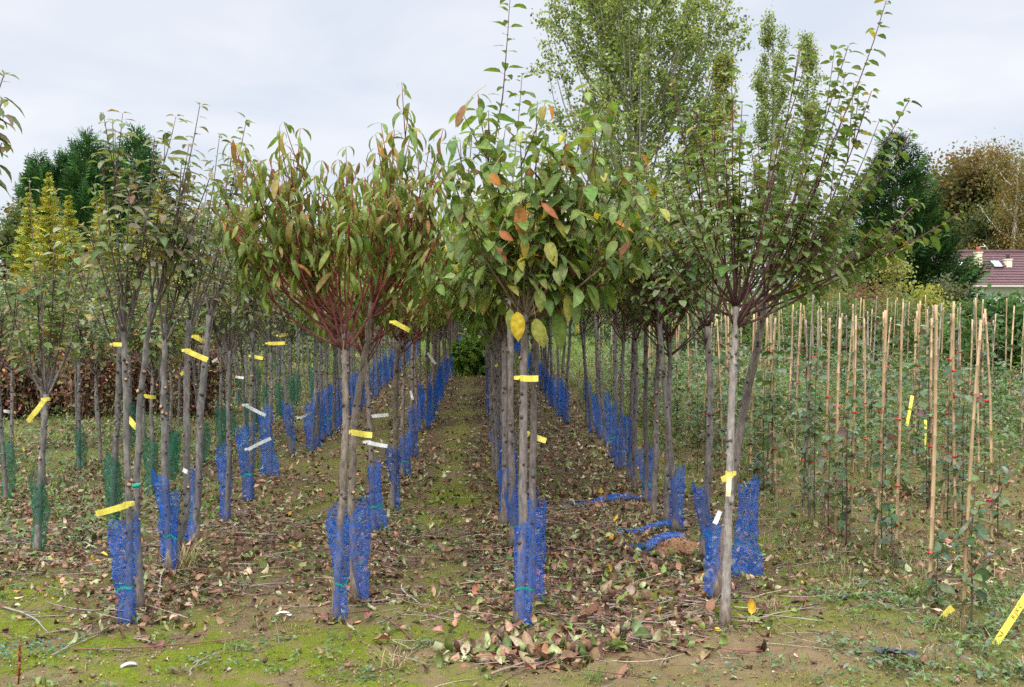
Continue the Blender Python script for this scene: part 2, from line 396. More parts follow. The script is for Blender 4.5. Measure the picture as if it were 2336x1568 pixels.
# ------------------------------------------------------------------ nursery fruit trees
RED = (.20, .045, .045); GREYB = (.17, .14, .12)
SPEC = {
 'peach': dict(side0=.42, gain=1.0, div=.5, h=1.45, tr=.0225, bark=(.19, .15, .125), bb=(.15, .06, .05), tipb=(.25, .045, .045), nb=24, Rx=.60, H=1.0, flat=.6, lprof='lance', L=(.105, .16), Wr=.21,
   kap=(.6, 2.4), droop=.85, sp=.038, bare=.46, pet=.07, ns=(2, 5), sl=(.2, .5), br=.0078, fold=.28, out=.9,
   pal=[(.10, .135, .022, 5), (.085, .13, .025, 5), (.125, .14, .03, 3), (.15, .12, .03, 2.0), (.15, .08, .03, .6), (.22, .11, .03, .2), (.13, .17, .045, 3)]),
 'cherry': dict(div=.6, h=1.62, tr=.026, bark=(.175, .145, .132), bb=(.17, .125, .10), tipb=(.15, .07, .05), nb=15, Rx=.56, H=1.0, flat=.45, lprof='oval', L=(.09, .15), Wr=.46,
   kap=(.2, 1.1), droop=.95, sp=.032, bare=.25, pet=.22, ns=(3, 6), sl=(.2, .55), br=.009, fold=.25, out=.75, mat='cherry',
   pal=[(.085, .13, .028, 5), (.10, .145, .03, 5), (.065, .115, .03, 3), (.14, .175, .05, 2.4), (.18, .18, .035, 1), (.36, .27, .025, .3), (.34, .15, .03, .12), (.16, .08, .035, .35)]),
 'plum': dict(gain=.92, div=.36, h=1.62, tr=.024, bark=(.155, .132, .12), bb=(.095, .05, .048), tipb=(.12, .04, .05), nb=19, Rx=.66, H=1.08, flat=.5, lprof='round', L=(.045, .072), Wr=.64,
   kap=(.2, 1.0), droop=.4, sp=.025, bare=.34, pet=.25, ns=(2, 5), sl=(.25, .6), br=.0066, fold=.3, out=.75,
   pal=[(.075, .12, .032, 5), (.09, .135, .035, 4), (.11, .145, .04, 3), (.14, .175, .08, 1.6), (.2, .18, .03, .4)]),
 'apple': dict(div=.55, h=1.45, tr=.023, bark=(.155, .14, .13), bb=(.15, .125, .115), tipb=(.12, .085, .08), nb=10, Rx=.44, H=1.15, flat=.35, lprof='oval', L=(.062, .1), Wr=.46,
   kap=(.3, 1.2), droop=.35, sp=.034, bare=.32, pet=.22, ns=(3, 6), sl=(.18, .5), br=.008, fold=.35, out=.6,
   pal=[(.085, .105, .038, 5), (.105, .115, .042, 3), (.115, .105, .055, 2), (.13, .09, .05, 1.5), (.16, .165, .10, 1.4), (.06, .095, .03, 2)]),
 'green': dict(div=.6, h=1.3, tr=.022, bark=(.155, .14, .125), bb=(.14, .12, .11), tipb=(.13, .09, .075), nb=11, Rx=.52, H=.92, flat=.4, lprof='oval', L=(.06, .095), Wr=.55,
   kap=(.3, 1.0), droop=.4, sp=.035, bare=.35, pet=.22, ns=(3, 6), sl=(.18, .5), br=.008, fold=.3, out=.75,
   pal=[(.07, .115, .033, 5), (.085, .125, .038, 4), (.115, .135, .05, 2), (.16, .13, .04, 1.2), (.2, .12, .05, .8), (.14, .155, .09, 1.2)]),
}
def bez(a, c, b, n):
    t = np.linspace(0, 1, n)[:, None]
    return (1 - t) ** 2 * a + 2 * t * (1 - t) * c + t * t * b
def add_knots(mb, pts, rad, r, n, bark):
    for _ in range(n):
        k = r.uniform(.16, .97) * (len(pts) - 1); i = int(k); f = k - i
        p = pts[i] * (1 - f) + pts[min(i + 1, len(pts) - 1)] * f
        a = r.uniform(0, 6.28); d = np.array([math.cos(a), math.sin(a), .35])
        rr = float(np.interp(k, np.arange(len(rad)), rad))
        s = r.uniform(.007, .0125)
        q = p + d * rr * .75
        cut = np.array([.42, .22, .11]) if r.random() < .2 else np.array(bark) * .35
        tube(mb, [q, q + d * .009, q + d * .013, q + d * .0135], [s * 1.25, s, s * .8, s * .35], 6, np.array([np.array(bark) * .8, np.array(bark) * .55, cut, cut]))
def leafy(lb, pts, sp, r, bare, dens=1.0, scale=1.0):
    seg = np.linalg.norm(np.diff(pts, axis=0), axis=1); cum = np.concatenate([[0], np.cumsum(seg)]); Lt = cum[-1]
    n = int(Lt * (1 - bare) / sp['sp'] * dens)
    if n < 1: return
    s = Lt * (bare + (1 - bare) * (np.arange(n) + r.uniform(0, 1, n)) / n)
    s = np.concatenate([s, [Lt, Lt]]); n = len(s)
    P = np.stack([np.interp(s, cum, pts[:, i]) for i in range(3)], -1)
    T = norm(np.stack([np.interp(s, cum, np.gradient(pts[:, i])) for i in range(3)], -1))
    az = np.arange(n) * 2.4 + r.uniform(0, 6.28) + r.normal(0, .3, n)
    ref = np.tile([.31, .95, .1], (n, 1)); A = norm(np.cross(T, ref)); B = np.cross(T, A)
    rad = A * np.cos(az)[:, None] + B * np.sin(az)[:, None]
    D = rad * .85 + T * r.uniform(.2, .6, (n, 1)); D[:, 2] -= sp['droop'] * r.uniform(.4, 1.25, n); D = norm(D)
    Nn = T * 1.0 + np.array([0, 0, .8]) + r.normal(0, .35, (n, 3))
    # hanging leaves turn their face outwards
    Nn = Nn + rad * (np.maximum(-D[:, 2:3], 0) * 1.6)
    L = r.uniform(sp['L'][0], sp['L'][1], n) * scale * np.clip(r.normal(1, .17, n), .5, 1.35)
    L = L * np.where(s > Lt * .93, .75, 1)
    col = palette(sp['pal'], n, .16, r) * sp.get('gain', 1.08)
    tipc = np.array([.2, .085, .035]); amt = np.where(r.random(n) < .10, r.uniform(.3, .9, n), 0)
    leaves(lb, P, D, Nn, L, L * sp['Wr'] * r.uniform(.85, 1.15, n), r.uniform(*sp['kap'], n), sp['fold'] * r.uniform(.5, 1.4, n), col, sp['lprof'], sp['pet'], tipc, amt, wave=.1, side=.12)
def add_branch(bm_, lm, st, tip, sp, r, ctrl=None, rb=None, dens=1.0, ns=None, bare=None, scale=1.0, sl=None):
    v = tip - st; ln = np.linalg.norm(v)
    if ctrl is None:
        h = np.array([v[0], v[1], 0])
        ctrl = st + h * sp['out'] * .75 + np.array([0, 0, v[2] * .32])
    n = 11
    pts = bez(st, ctrl, tip, n)
    wob = r.normal(0, .006, (n, 3)); wob[0] = 0
    pts = pts + np.cumsum(wob, 0) * .5
    rb = rb or sp['br'] * r.uniform(.8, 1.15)
    rad = np.linspace(rb, .0022, n)
    f = np.linspace(0, 1, n)[:, None]
    cb_ = np.array(sp['bb']) * (1 - f) + np.array(sp['tipb']) * f
    tube(bm_, pts, rad, 6, cb_)
    b0 = sp['bare'] if bare is None else bare
    leafy(lm, pts, sp, r, b0, dens, scale)
    k = r.integers(*(ns or sp['ns']))
    for _ in range(k):
        t = r.uniform(sp.get('side0', .22), .88); i = t * (n - 1); i0 = int(i); p = pts[i0] * (1 - (i - i0)) + pts[i0 + 1] * (i - i0)
        T = norm(pts[i0 + 1] - pts[i0])
        d = norm(T + rnd_dirs(1, r)[0] * sp.get('div', .7) + np.array([0, 0, .3]))
        l2 = r.uniform(*(sl or sp['sl'])) * (1.15 - .6 * t) * min(1, ln / .8)
        q = bez(p, p + d * l2 * .5 + np.array([0, 0, -.01]), p + d * l2 + np.array([0, 0, .12 * l2]), 6)
        tube(bm_, q, np.linspace(min(rb * .55, .0042), .0016, 6), 5, np.array(sp['tipb']))
        leafy(lm, q, sp, r, .15, dens, scale * .95)
def trunk_mesh(tm, pts, r0, r1, r, bark, knots=22):
    """a pale pruned stem with scars, swollen at the foot"""
    pts = np.asarray(pts, float); k = 22
    s = np.linspace(0, 1, len(pts)); u = np.linspace(0, 1, k)
    # smooth interpolation
    fine = np.stack([np.interp(u, s, pts[:, i]) for i in range(3)], -1)
    for _ in range(2): fine[1:-1] = (fine[:-2] + 2 * fine[1:-1] + fine[2:]) / 4
    fine[1:-1, :2] += r.normal(0, .0022, (k - 2, 2))
    rad = np.linspace(r0, r1, k) * r.uniform(.94, 1.07, k); rad[0] *= 1.75; rad[1] *= 1.15; rad[-1] *= 1.12
    cc = np.array(bark)[None] * r.uniform(.85, 1.12, (k, 1))
    fine[0, 2] -= .03
    cc[:2] = cc[:2] * .55 + np.array([.2, .145, .09]) * .45
    tube(tm, fine, rad, 10, cc)
    add_knots(tm, fine, rad, r, knots, bark)
    return fine
def auto_tree(kind, seed, dens=1.0):
    sp = SPEC[kind]; r = np.random.default_rng(seed)
    tm, cm = MB(), MB()
    h = sp['h'] * r.uniform(.93, 1.05)
    lean = r.normal(0, .035, 2)
    pts = np.array([[0, 0, 0], [lean[0] * .3 + r.normal(0, .012), lean[1] * .3, h * .35], [lean[0] * .7 + r.normal(0, .012), lean[1] * .7, h * .7], [lean[0], lean[1], h]])
    trunk_mesh(tm, pts, sp['tr'] * r.uniform(.88, 1.12), sp['tr'] * .72, r, np.array(sp['bark']) * r.uniform(.85, 1.1))
    for i in range(sp['nb']):
        az = i * 2.4 + r.normal(0, .3); q = math.sqrt((i + .5) / sp['nb']) * r.uniform(.75, 1.15)
        Rr = sp['Rx'] * q; H = sp['H'] * (1 - sp['flat'] * q * q) * r.uniform(.7, 1.08)
        st = np.array([lean[0], lean[1], h + r.uniform(-.2, .02)]) ; st[:2] *= st[2] / h
        tip = np.array([lean[0] + Rr * math.cos(az), lean[1] + Rr * math.sin(az), h + H])
        add_branch(tm, cm, st, tip, sp, r, dens=dens)
    return tm.mesh('trunk', M_BARK), cm.mesh('crown', M_SPOT if sp.get('mat') else M_LEAF)
KIND_NAME = {'peach': 'peach_tree', 'cherry': 'cherry_tree', 'plum': 'plum_tree', 'apple': 'apple_tree', 'green': 'apple_tree'}
ROW_TEXT = {'peach': 'row of red twigged trees with long narrow leaves', 'cherry': 'row of broad leaved trees in the middle',
            'plum': 'small leaved tree row beside the canes', 'left': 'grey stemmed row left of the red twigs',
            'outer': 'second row out on the left', 'outer2': 'third row out on the left', 'outer3': 'outermost row on the left'}
VAR = {k: [auto_tree(k, 100 + 17 * j + len(k) * 1000) for j in range(n)] for k, n in (('peach', 5), ('cherry', 5), ('plum', 5), ('apple', 6), ('green', 5))}

def hero_tree(kind, base, trunk_px, tips, label, group, depth, seed, r0=None, bark=None, extra=0, starts=None, dens=1.0, ns=None, bare=None, scale=1.0, knots=24, spread=.3, sl=None):
    """a front tree whose stem and main shoots follow the photograph's own; tips are photograph pixels, each with its own depth"""
    sp = SPEC[kind]; r = np.random.default_rng(seed)
    root = thing(KIND_NAME[kind], label, 'tree', base, group)
    loc = np.array(base)
    pts = [np.zeros(3)] + [at(px, py, depth + dy) - loc for px, py, dy in trunk_px]
    tm = MB(); r0 = r0 or sp['tr']
    fine = trunk_mesh(tm, pts, r0, r0 * .72, r, bark or sp['bark'], knots)
    tm.build('trunk', M_BARK, root)
    top = fine[-1]
    allt = []
    for t in tips:
        d = t[2] if len(t) > 2 else r.uniform(-spread, spread)
        allt.append(at(t[0], t[1], depth + d) - loc)
    for i in range(extra):
        az = i * 2.4 + r.normal(0, .3); q = math.sqrt((i + .7) / (extra + .7)) * r.uniform(.7, 1.1)
        allt.append(top + np.array([sp['Rx'] * q * math.cos(az), sp['Rx'] * q * math.sin(az), sp['H'] * (1 - sp['flat'] * q * q) * r.uniform(.5, .9)]))
    for i, tip in enumerate(allt):
        k = len(fine) - 1 - int(r.integers(0, 3))
        st = fine[k].copy()
        if starts and i < len(starts) and starts[i]: st = at(starts[i][0], starts[i][1], depth) - loc
        bm_, lm = MB(), MB()
        add_branch(bm_, lm, st, tip, sp, r, dens=dens, ns=ns, bare=bare, scale=scale, sl=sl)
        b = bm_.build('branch', M_BARK, root)
        if lm.n: lm.build('foliage', M_SPOT if sp.get('mat') else M_LEAF, b)
    return root
def hang(root, depth, items):
    loc = np.array(root.location)
    for (x0, y0, x1, y1, c, wr, dy) in items:
        bm_, lm = MB(), MB()
        a = at(x0, y0, depth - .09 + dy) - loc; b_ = at(x1, y1, depth - .11 + dy) - loc
        d = b_ - a; L = np.linalg.norm(d)
        st = at(x0 + (1200 - x0) * .35, y0 - 45, depth - .03) - loc
        tube(bm_, bez(st, (st + a) / 2 + [0, 0, .02], a, 5), [.0022, .0018, .0016, .0015, .0014], 4, (.3, .22, .08))
        leaves(lm, a, d, np.array([.25 * (x0 - 1200) / 60, -1.0, .15]), L, L * wr, .35, .22, np.array([c]), 'oval', 0, np.array([.15, .07, .03]), .35, wave=.1, side=.08)
        lm.build('foliage', M_SPOT, bm_.build('branch', M_BARK, root))
def px_base(x, y):
    return ground_at(x, y)

TREES = {k: [] for k in ROW_X}     # (x, y, lean matrix) of every tree for its sleeve
def row_tree(row, kind, x, y, i, var=None, lean=None, scale=1.0):
    r = np.random.default_rng(int(y * 977) + len(row) * 31)
    z = float(gz(x, y))
    lab = ordinal(i) + ' tree from the front in the ' + ROW_TEXT[row]
    o = thing(KIND_NAME[kind], lab, 'tree', (x, y, z), ROW_TEXT[row])
    ls_ = .045 if row in ('left', 'plum') else .028
    a, b = lean if lean else (r.normal(0, .03), r.normal(0, ls_))
    o.rotation_euler = (a, b, r.uniform(0, 6.28)); o.rotation_mode = 'ZXY'
    s = scale * r.uniform(.93, 1.05); o.scale = (s, s, s)
    tmsh, cmsh = VAR[kind][(i * 3 + int(r.integers(0, 2))) % len(VAR[kind])] if var is None else VAR[kind][var]
    link('trunk', tmsh, o); link('crown', cmsh, o)
    TREES[row].append((x, y, i))
    return o

# front trees
b = px_base(765, 1418); DP = float(b[1])
hero_tree('peach', b, [(778, 1180, 0), (790, 960, 0), (784, 740, 0)],
  [(534, 306), (562, 335), (613, 368), (642, 325), (684, 352), (773, 410), (794, 368), (835, 399), (850, 449), (545, 480), (560, 590), (640, 460), (700, 470), (740, 520), (930, 470), (505, 420), (590, 420), (880, 540), (660, 560), (620, 520), (720, 400), (575, 540), (745, 450), (690, 600), (810, 480), (525, 520), (650, 380)],
  'front peach tree with wine red twigs and a thin pale brown stem', ROW_TEXT['peach'], DP, 21, bare=.6, dens=.95, starts=[(770, 745), (768, 760), None, (790, 700), None, None, None, None, None, (775, 770), (772, 790), None, None, None, None, (768, 770)], spread=.28, ns=(3, 5))
TREES['peach'].append((b[0], b[1], 0))
b = px_base(812, 1372)
hero_tree('peach', b, [(800, 1150, 0), (808, 950, 0), (836, 790, 0), (850, 690, 0)],
  [(933, 229), (900, 302), (954, 437), (889, 460), (985, 330), (1010, 290), (1000, 420), (960, 520), (900, 560), (985, 560), (840, 470), (870, 400), (930, 620), (800, 520), (915, 350), (970, 480), (860, 350), (900, 430), (1020, 500)],
  'peach tree just behind the front one, its crown leaning right', ROW_TEXT['peach'], float(b[1]), 22, dens=.95, spread=.3, ns=(2, 5))
TREES['peach'].append((b[0], b[1], 1))

b = px_base(1185, 1432); DC = float(b[1])
cherry1 = hero_tree('cherry', b, [(1192, 1200, 0), (1194, 960, 0), (1196, 770, 0), (1196, 715, 0)],
  [(1085, 217), (1043, 298), (1230, 231), (1395, 218), (1353, 190), (1436, 343), (1510, 470, -.15), (1120, 330), (1290, 330), (1060, 460), (1160, 420), (1330, 430), (1270, 480), (1060, 560), (1420, 560), (1480, 420), (1450, 600), (1490, 540, .2), (1030, 400), (1380, 400), (1190, 300), (1310, 560), (1150, 540)],
  'front cherry tree with big drooping leaves, some yellow and brown', ROW_TEXT['cherry'], DC, 31, r0=.026, dens=.8, scale=.92, ns=(2, 5), spread=.25, bare=.2)
YG, OR_, G1 = (.24, .25, .05), (.34, .15, .04), (.10, .16, .03)
hang(cherry1, DC, [(1180, 712, 1184, 780, (.48, .36, .03), .5, 0), (1222, 728, 1236, 796, YG, .5, .02), (1163, 705, 1167, 772, (.22, .26, .07), .36, .03), (1292, 672, 1306, 738, YG, .4, 0), (1228, 660, 1240, 712, (.2, .25, .06), .5, 0), (1268, 716, 1290, 802, G1, .42, .05),
  (1340, 650, 1378, 704, G1, .42, .03), (1185, 470, 1196, 548, OR_, .4, -.1), (1140, 528, 1168, 552, (.34, .13, .05), .5, -.12), (1120, 396, 1138, 428, OR_, .6, -.1), (1236, 464, 1275, 500, (.36, .14, .06), .3, -.12), (1196, 540, 1200, 590, (.36, .27, .04), .4, -.1), (1343, 290, 1330, 350, YG, .5, -.05), (1060, 240, 1038, 290, (.2, .10, .05), .35, -.05), (1392, 240, 1402, 268, (.22, .09, .04), .4, 0)])
TREES['cherry'].append((b[0], b[1], 0))
b = px_base(1214, 1385)
hero_tree('cherry', b, [(1214, 1150, 0), (1218, 900, 0), (1222, 700, 0)],
  [(1150, 520), (1320, 520), (1230, 400), (1400, 470), (1040, 380), (1290, 300), (1380, 600), (1060, 640)],
  'cherry tree close behind the front one, sharing its yellow label', ROW_TEXT['cherry'], float(b[1]), 32, r0=.022, dens=.8, bare=.2)
TREES['cherry'].append((b[0], b[1], 1))
b = ground_at(1172, 1255)
SPEC['leader'] = dict(SPEC['plum'], mat='cherry', L=(.075, .115), Wr=.5, sp=.034, pal=SPEC['cherry']['pal'][:4], droop=.2, h=1.6)
KIND_NAME['leader'] = 'cherry_tree'
hero_tree('leader', b, [(1165, 1000, 0), (1165, 760, 0), (1150, 600, 0)],
  [(1168, -4, 0), (1186, 175, .1), (1100, 300), (1200, 320), (1130, 400), (1240, 350)],
  'tall slender tree whose leafy leader rises above the cherry crowns', ROW_TEXT['cherry'], float(b[1]), 33, r0=.026, bark=SPEC['cherry']['bark'], ns=(0, 2), bare=.2, sl=(.08, .2), starts=[(1128, 330)])
TREES['cherry'].append((b[0], b[1], 2))

b = px_base(1654, 1440); DR = float(b[1])
hero_tree('plum', b, [(1662, 1200, 0), (1666, 1000, 0), (1673, 830, 0), (1680, 700, 0)],
  [(2030, 5, .1), (1930, 104, .2), (1935, 243), (2078, 227, -.1), (2071, 306), (2095, 456), (2196, 486, -.15), (2090, 542), (1821, 109), (1668, 162), (1617, 268), (1587, 241), (1543, 185), (1760, 330), (1840, 380), (1700, 400), (1530, 420), (1480, 500), (1956, 574, -.2), (1620, 480), (1880, 470), (1560, 330), (1650, 300), (1700, 240), (1790, 260), (1850, 250), (1900, 330), (1980, 400), (1500, 560)],
  'front plum tree with pale grey stem and long upswept purple shoots', ROW_TEXT['plum'], DR, 41, r0=.0235, bark=(.27, .235, .21), dens=.95, ns=(1, 4), spread=.3, bare=.32)
TREES['plum'].append((b[0], b[1], 0))
b = px_base(1630, 1374)
hero_tree('plum', b, [(1662, 1160, 0), (1690, 960, 0), (1725, 800, 0), (1745, 690, 0)],
  [(1990, 206, .1), (1900, 520), (1870, 600), (1800, 300), (1850, 430), (1720, 330), (1950, 400), (1650, 400), (1770, 470)],
  'leaning plum tree whose bent stem crosses behind the front grey one', ROW_TEXT['plum'], float(b[1]), 42, r0=.028, bark=(.17, .135, .12), dens=.95, ns=(3, 6))
TREES['plum'].append((b[0], b[1], 1))
b = px_base(1603, 1290)
hero_tree('plum', b, [(1614, 1120, 0), (1622, 900, 0), (1614, 745, 0)],
  [(1500, 330), (1540, 400), (1590, 300), (1640, 360), (1470, 440), (1480, 560), (1700, 500), (1560, 520), (1480, 640)],
  'third plum tree in the right row, its fork spreading wide to the left', ROW_TEXT['plum'], float(b[1]), 43, r0=.026, dens=.9)
TREES['plum'].append((b[0], b[1], 2))

b = px_base(295, 1413)
hero_tree('apple', b, [(297, 1250, 0), (290, 1050, 0), (286, 860, 0), (283, 740, 0)],
  [(265, 278, 0), (222, 350, 0), (345, 310, 0), (300, 420), (200, 520), (340, 500), (390, 430)],
  'front apple tree with thin grey stem rising from a blue net', ROW_TEXT['left'], float(b[1]), 51, r0=.02, dens=.95, ns=(2, 5), bare=.42)
TREES['left'].append((b[0], b[1], 0))
b = px_base(322, 1382)
hero_tree('apple', b, [(310, 1150, 0), (320, 900, 0), (348, 690, 0)],
  [(455, 242, 0), (370, 300, 0), (440, 330), (330, 400), (480, 380), (410, 450)],
  'second apple tree at the left front, green tie round its stem', ROW_TEXT['left'], float(b[1]), 52, r0=.02, dens=.95, ns=(2, 5), bare=.42)
TREES['left'].append((b[0], b[1], 1))
b = px_base(388, 1298)
hero_tree('apple', b, [(377, 1100, 0), (372, 900, 0), (378, 740, 0)],
  [(440, 420), (520, 400), (350, 430), (400, 480), (470, 520)],
  'third apple tree from the front on the left, upright in a wide net', ROW_TEXT['left'], float(b[1]), 53, r0=.023, ns=(2, 4))
TREES['left'].append((b[0], b[1], 2))
b = px_base(395, 1285)
hero_tree('apple', b, [(428, 1160, 0), (424, 900, 0), (432, 730, 0)],
  [(565, 270, 0), (500, 310), (540, 400), (420, 400), (470, 440)],
  'apple tree with a foot bent sharply sideways inside its blue net', ROW_TEXT['left'], float(b[1]), 54, r0=.025, ns=(2, 4))
TREES['left'].append((b[0], b[1], 3))
b = px_base(442, 1238)
hero_tree('apple', b, [(452, 1100, 0), (460, 900, 0), (478, 720, 0)],
  [(600, 380), (560, 330), (520, 450), (440, 480), (500, 520)],
  'fifth apple tree on the left with a thick stem leaning right', ROW_TEXT['left'], float(b[1]), 55, r0=.03, ns=(2, 4))
TREES['left'].append((b[0], b[1], 4))
# open forked trees of the outer row
b = px_base(85, 1256)
hero_tree('green', b, [(92, 1100, 0), (100, 980, 0), (106, 900, 0)],
  [(20, 690, 0), (130, 430, .1), (215, 560, 0), (170, 520), (70, 400, .2), (-30, 520), (90, 560), (160, 620)],
  'low forked tree with open vase of limbs in a green net', ROW_TEXT['outer'], float(b[1]), 61, r0=.024, ns=(2, 5), bare=.3)
TREES['outer'].append((b[0], b[1], 0))
b = px_base(258, 1192)
hero_tree('green', b, [(262, 1050, 0), (270, 900, 0), (273, 790, 0)],
  [(262, 300, 0), (215, 640, 0), (330, 600, 0), (310, 500), (215, 420), (280, 560), (360, 640)],
  'forked tree behind the front apple tree, green net at its foot', ROW_TEXT['outer'], float(b[1]), 62, r0=.026, ns=(2, 5), bare=.3)
TREES['outer'].append((b[0], b[1], 1))
# a tree just outside the picture whose long shoot reaches in
b = np.array([-2.42, 4.35, float(gz(-2.42, 4.35))])
hero_tree('apple', b, [(-240, 1100, 0), (-245, 900, 0), (-230, 700, 0)],
  [(14, 162, 0), (6, 232, .05), (2, 330, 0), (-150, 200, 0), (-260, 250, 0), (-90, 420, 0), (-300, 350, 0)],
  'tree mostly beyond the left border, one shoot reaching in', ROW_TEXT['left'], 4.35, 63, r0=.024, ns=(1, 3), dens=1.1, scale=1.15, bare=.25)

def fill_row(row, kind, y0, y1, s0, s1, i0, kinds=None, bases=(), sc=1.0):
    i = i0
    r = np.random.default_rng(len(row) * 7 + i0)
    for bx, by in bases:
        p = ground_at(bx, by)
        row_tree(row, kinds[i % len(kinds)] if kinds else kind, p[0], p[1], i, scale=sc); i += 1; y0 = p[1] + s0
    y = y0
    while y < y1:
        x = ROW_X[row] + r.normal(0, .035)
        row_tree(row, kinds[i % len(kinds)] if kinds else kind, x, y + r.normal(0, .07), i, scale=sc)
        i += 1
        y += (s0 if y < 14 else s1) * r.uniform(.85, 1.15)
fill_row('peach', 'peach', 0, 38, .46, .66, 2, bases=[(853, 1220), (893, 1168), (920, 1083), (938, 1040), (952, 990)])
fill_row('cherry', 'cherry', 7.9, 38, .46, .66, 3)
fill_row('plum', 'plum', 0, 36, .42, .62, 3, bases=[(1544, 1226), (1520, 1206), (1490, 1186), (1474, 1150), (1448, 1122), (1434, 1100), (1415, 1072), (1399, 1044), (1383, 1018), (1368, 1002), (1353, 989), (1340, 975)])
fill_row('left', 'apple', 0, 34, .46, .66, 5, bases=[(518, 1190), (570, 1137), (616, 1088), (664, 1040), (712, 1030)])
fill_row('outer', 'green', 9.3, 30, .65, .95, 2, kinds=['green', 'apple'], sc=.88)
fill_row('outer2', 'green', 9.0, 28, .7, 1.0, 0, kinds=['apple', 'green'], sc=.82)
fill_row('outer3', 'green', 11.5, 28, .8, 1.1, 0, kinds=['green', 'apple'], sc=.8)

# ------------------------------------------------------------------ net sleeves
def net_mesh(mb, rx, ry, h, seed, C, cell=.0122, strand=.0019, twist=0):
    r = np.random.default_rng(seed)
    per = math.pi * (3 * (rx + ry) - math.sqrt((3 * rx + ry) * (rx + 3 * ry)))
    n = int(per / cell); st = int(h / .02) + 1
    zz = np.linspace(0, 1, st)
    ph = r.uniform(0, 6.28, 8)
    offx, offy = r.normal(0, .012), r.normal(0, .012)
    def surf(a, z):
        wr = 1 + .15 * np.sin(2 * a + ph[0] + 5 * z) + .12 * np.sin(3 * a + ph[1] - 7 * z) + .06 * np.sin(5 * a + 11 * z + ph[2]) + .04 * np.sin(9 * a - 14 * z + ph[5]) + .05 * np.sin(a + ph[6] + 28 * z)
        sw = 1 + .14 * np.sin(4.2 * z + ph[3]) - .12 * np.exp(-((z - .35) / .05) ** 2)
        x = rx * wr * sw * np.cos(a) + offx * np.sin(3 * z + ph[4]); y = ry * wr * sw * np.sin(a) + offy * np.sin(3 * z + ph[5])
        zt = h * (1 + .075 * np.sin(a + ph[6]) + .03 * np.sin(3 * a + ph[7]))
        return np.stack([x, y, z * zt + .006 * np.sin(4 * a + ph[2])], -1)
    for sgn in (1, -1):
        a0 = np.arange(n)[:, None] / n * 2 * math.pi
        a = a0 + sgn * zz[None] * h / (per / 2 / math.pi) * .8
        z = np.broadcast_to(zz[None], a.shape)
        da = strand / (per / 2 / math.pi) * .62
        A = surf(a - da, z); B = surf(a + da, z)
        off = (.0006 * sgn)
        V = np.stack([A, B], 2); V[..., :2] *= 1 + off / max(ry, .02)
        V = V.reshape(-1, 3)
        i = (np.arange(n)[:, None] * st + np.arange(st - 1)[None]) * 2
        Q = np.stack([i, i + 1, i + 3, i + 2], -1).reshape(-1, 4)
        c = np.array(C)[None, None, None] * r.uniform(.85, 1.15, (n, st, 1, 1)) * np.ones((1, 1, 2, 3))
        pale = r.random((n, st)) < .02
        c[pale] = c[pale] * .4 + np.array([.22, .32, .62]) * .6
        mb.add(V, Q, None, c.reshape(-1, 3))
    return surf
BLUE = (.007, .115, .50); GREEN = (.02, .16, .085); TIE = (.01, .30, .20)
NETS = []
for j, (rx, ry, h) in enumerate([(.060, .043, .62), (.068, .041, .58), (.056, .045, .64), (.075, .040, .56), (.066, .044, .6), (.055, .042, .66)]):
    nb_ = MB(); sf = net_mesh(nb_, rx, ry, h, 300 + j, BLUE)
    tb = MB()
    a = np.linspace(0, 2 * math.pi, 25)
    z0 = .35
    lo = sf(a, np.full(25, z0)); hi = sf(a, np.full(25, z0 + .022))
    lo[:, :2] *= 1.04; hi[:, :2] *= 1.04
    V = np.stack([lo, hi], 1).reshape(-1, 3); i = np.arange(24) * 2
    tb.add(V, np.stack([i, i + 2, i + 3, i + 1], -1), None, TIE)
    tube(tb, [lo[6], lo[6] + np.array([.01, -.02, .004]), lo[6] + np.array([.03, -.035, -.012])], [.004, .003, .002], 5, TIE)
    NETS.append((nb_.mesh('tree_guard_net', M_NET), tb.mesh('tie', M_TAG)))
GNETS = []
for j in range(2):
    nb_ = MB(); net_mesh(nb_, .052, .042, .5, 340 + j, GREEN, cell=.009)
    GNETS.append(nb_.mesh('tree_guard_net', M_NET))
NETROW = {'peach': 'red twigged peach row', 'cherry': 'middle cherry row', 'plum': 'right hand plum row by the canes', 'left': 'grey stemmed apple row', 'outer': 'second row out on the left', 'outer2': 'third row out on the left'}
def add_net(row, x, y, i, k, green=False, dx=0.0, rz=None, s=1.0, lean=(0, 0), extra=None):
    r = np.random.default_rng(int(y * 331) + i)
    me = GNETS[k % 2] if green else NETS[k % len(NETS)][0]
    o = link('tree_guard_net', me)
    o.location = (x + dx, y, float(gz(x, y)) + .005)
    o.rotation_euler = (lean[0], lean[1], r.uniform(-.5, .5) if rz is None else rz)
    o.scale = (s, s, s * r.uniform(.86, 1.16))
    tag(o, extra or ('%s net sleeve round the %s tree of the %s' % ('green' if green else 'blue', ordinal(i), NETROW[row])), 'tree guard',
        ('green net sleeves' if green else 'blue net sleeves on the nursery trees'))
    if not green and y < 16 and (i % 2 == 0): link('tie', NETS[k % len(NETS)][1], o)
    return o
for row in ('peach', 'cherry', 'plum', 'left'):
    for (x, y, i) in TREES[row]:
        r = np.random.default_rng(i * 13 + len(row))
        if row == 'plum' and i in (0, 4) or row == 'left' and i == 1: continue
        if r.random() < .06 and i > 5: continue
        if row == 'plum' and i in (5, 7): continue
        add_net(row, x, y, i, i * 5 + len(row), dx={'peach': .02, 'cherry': .02, 'plum': 0, 'left': -.02}[row], s=r.uniform(.84, 1.0) if row == 'left' else r.uniform(.74, .9))
p = ground_at(1700, 1330); add_net('plum', p[0], p[1], 1, 3, s=1.15, extra='loose wide blue net standing right behind the front grey plum stem', lean=(.0, .06))
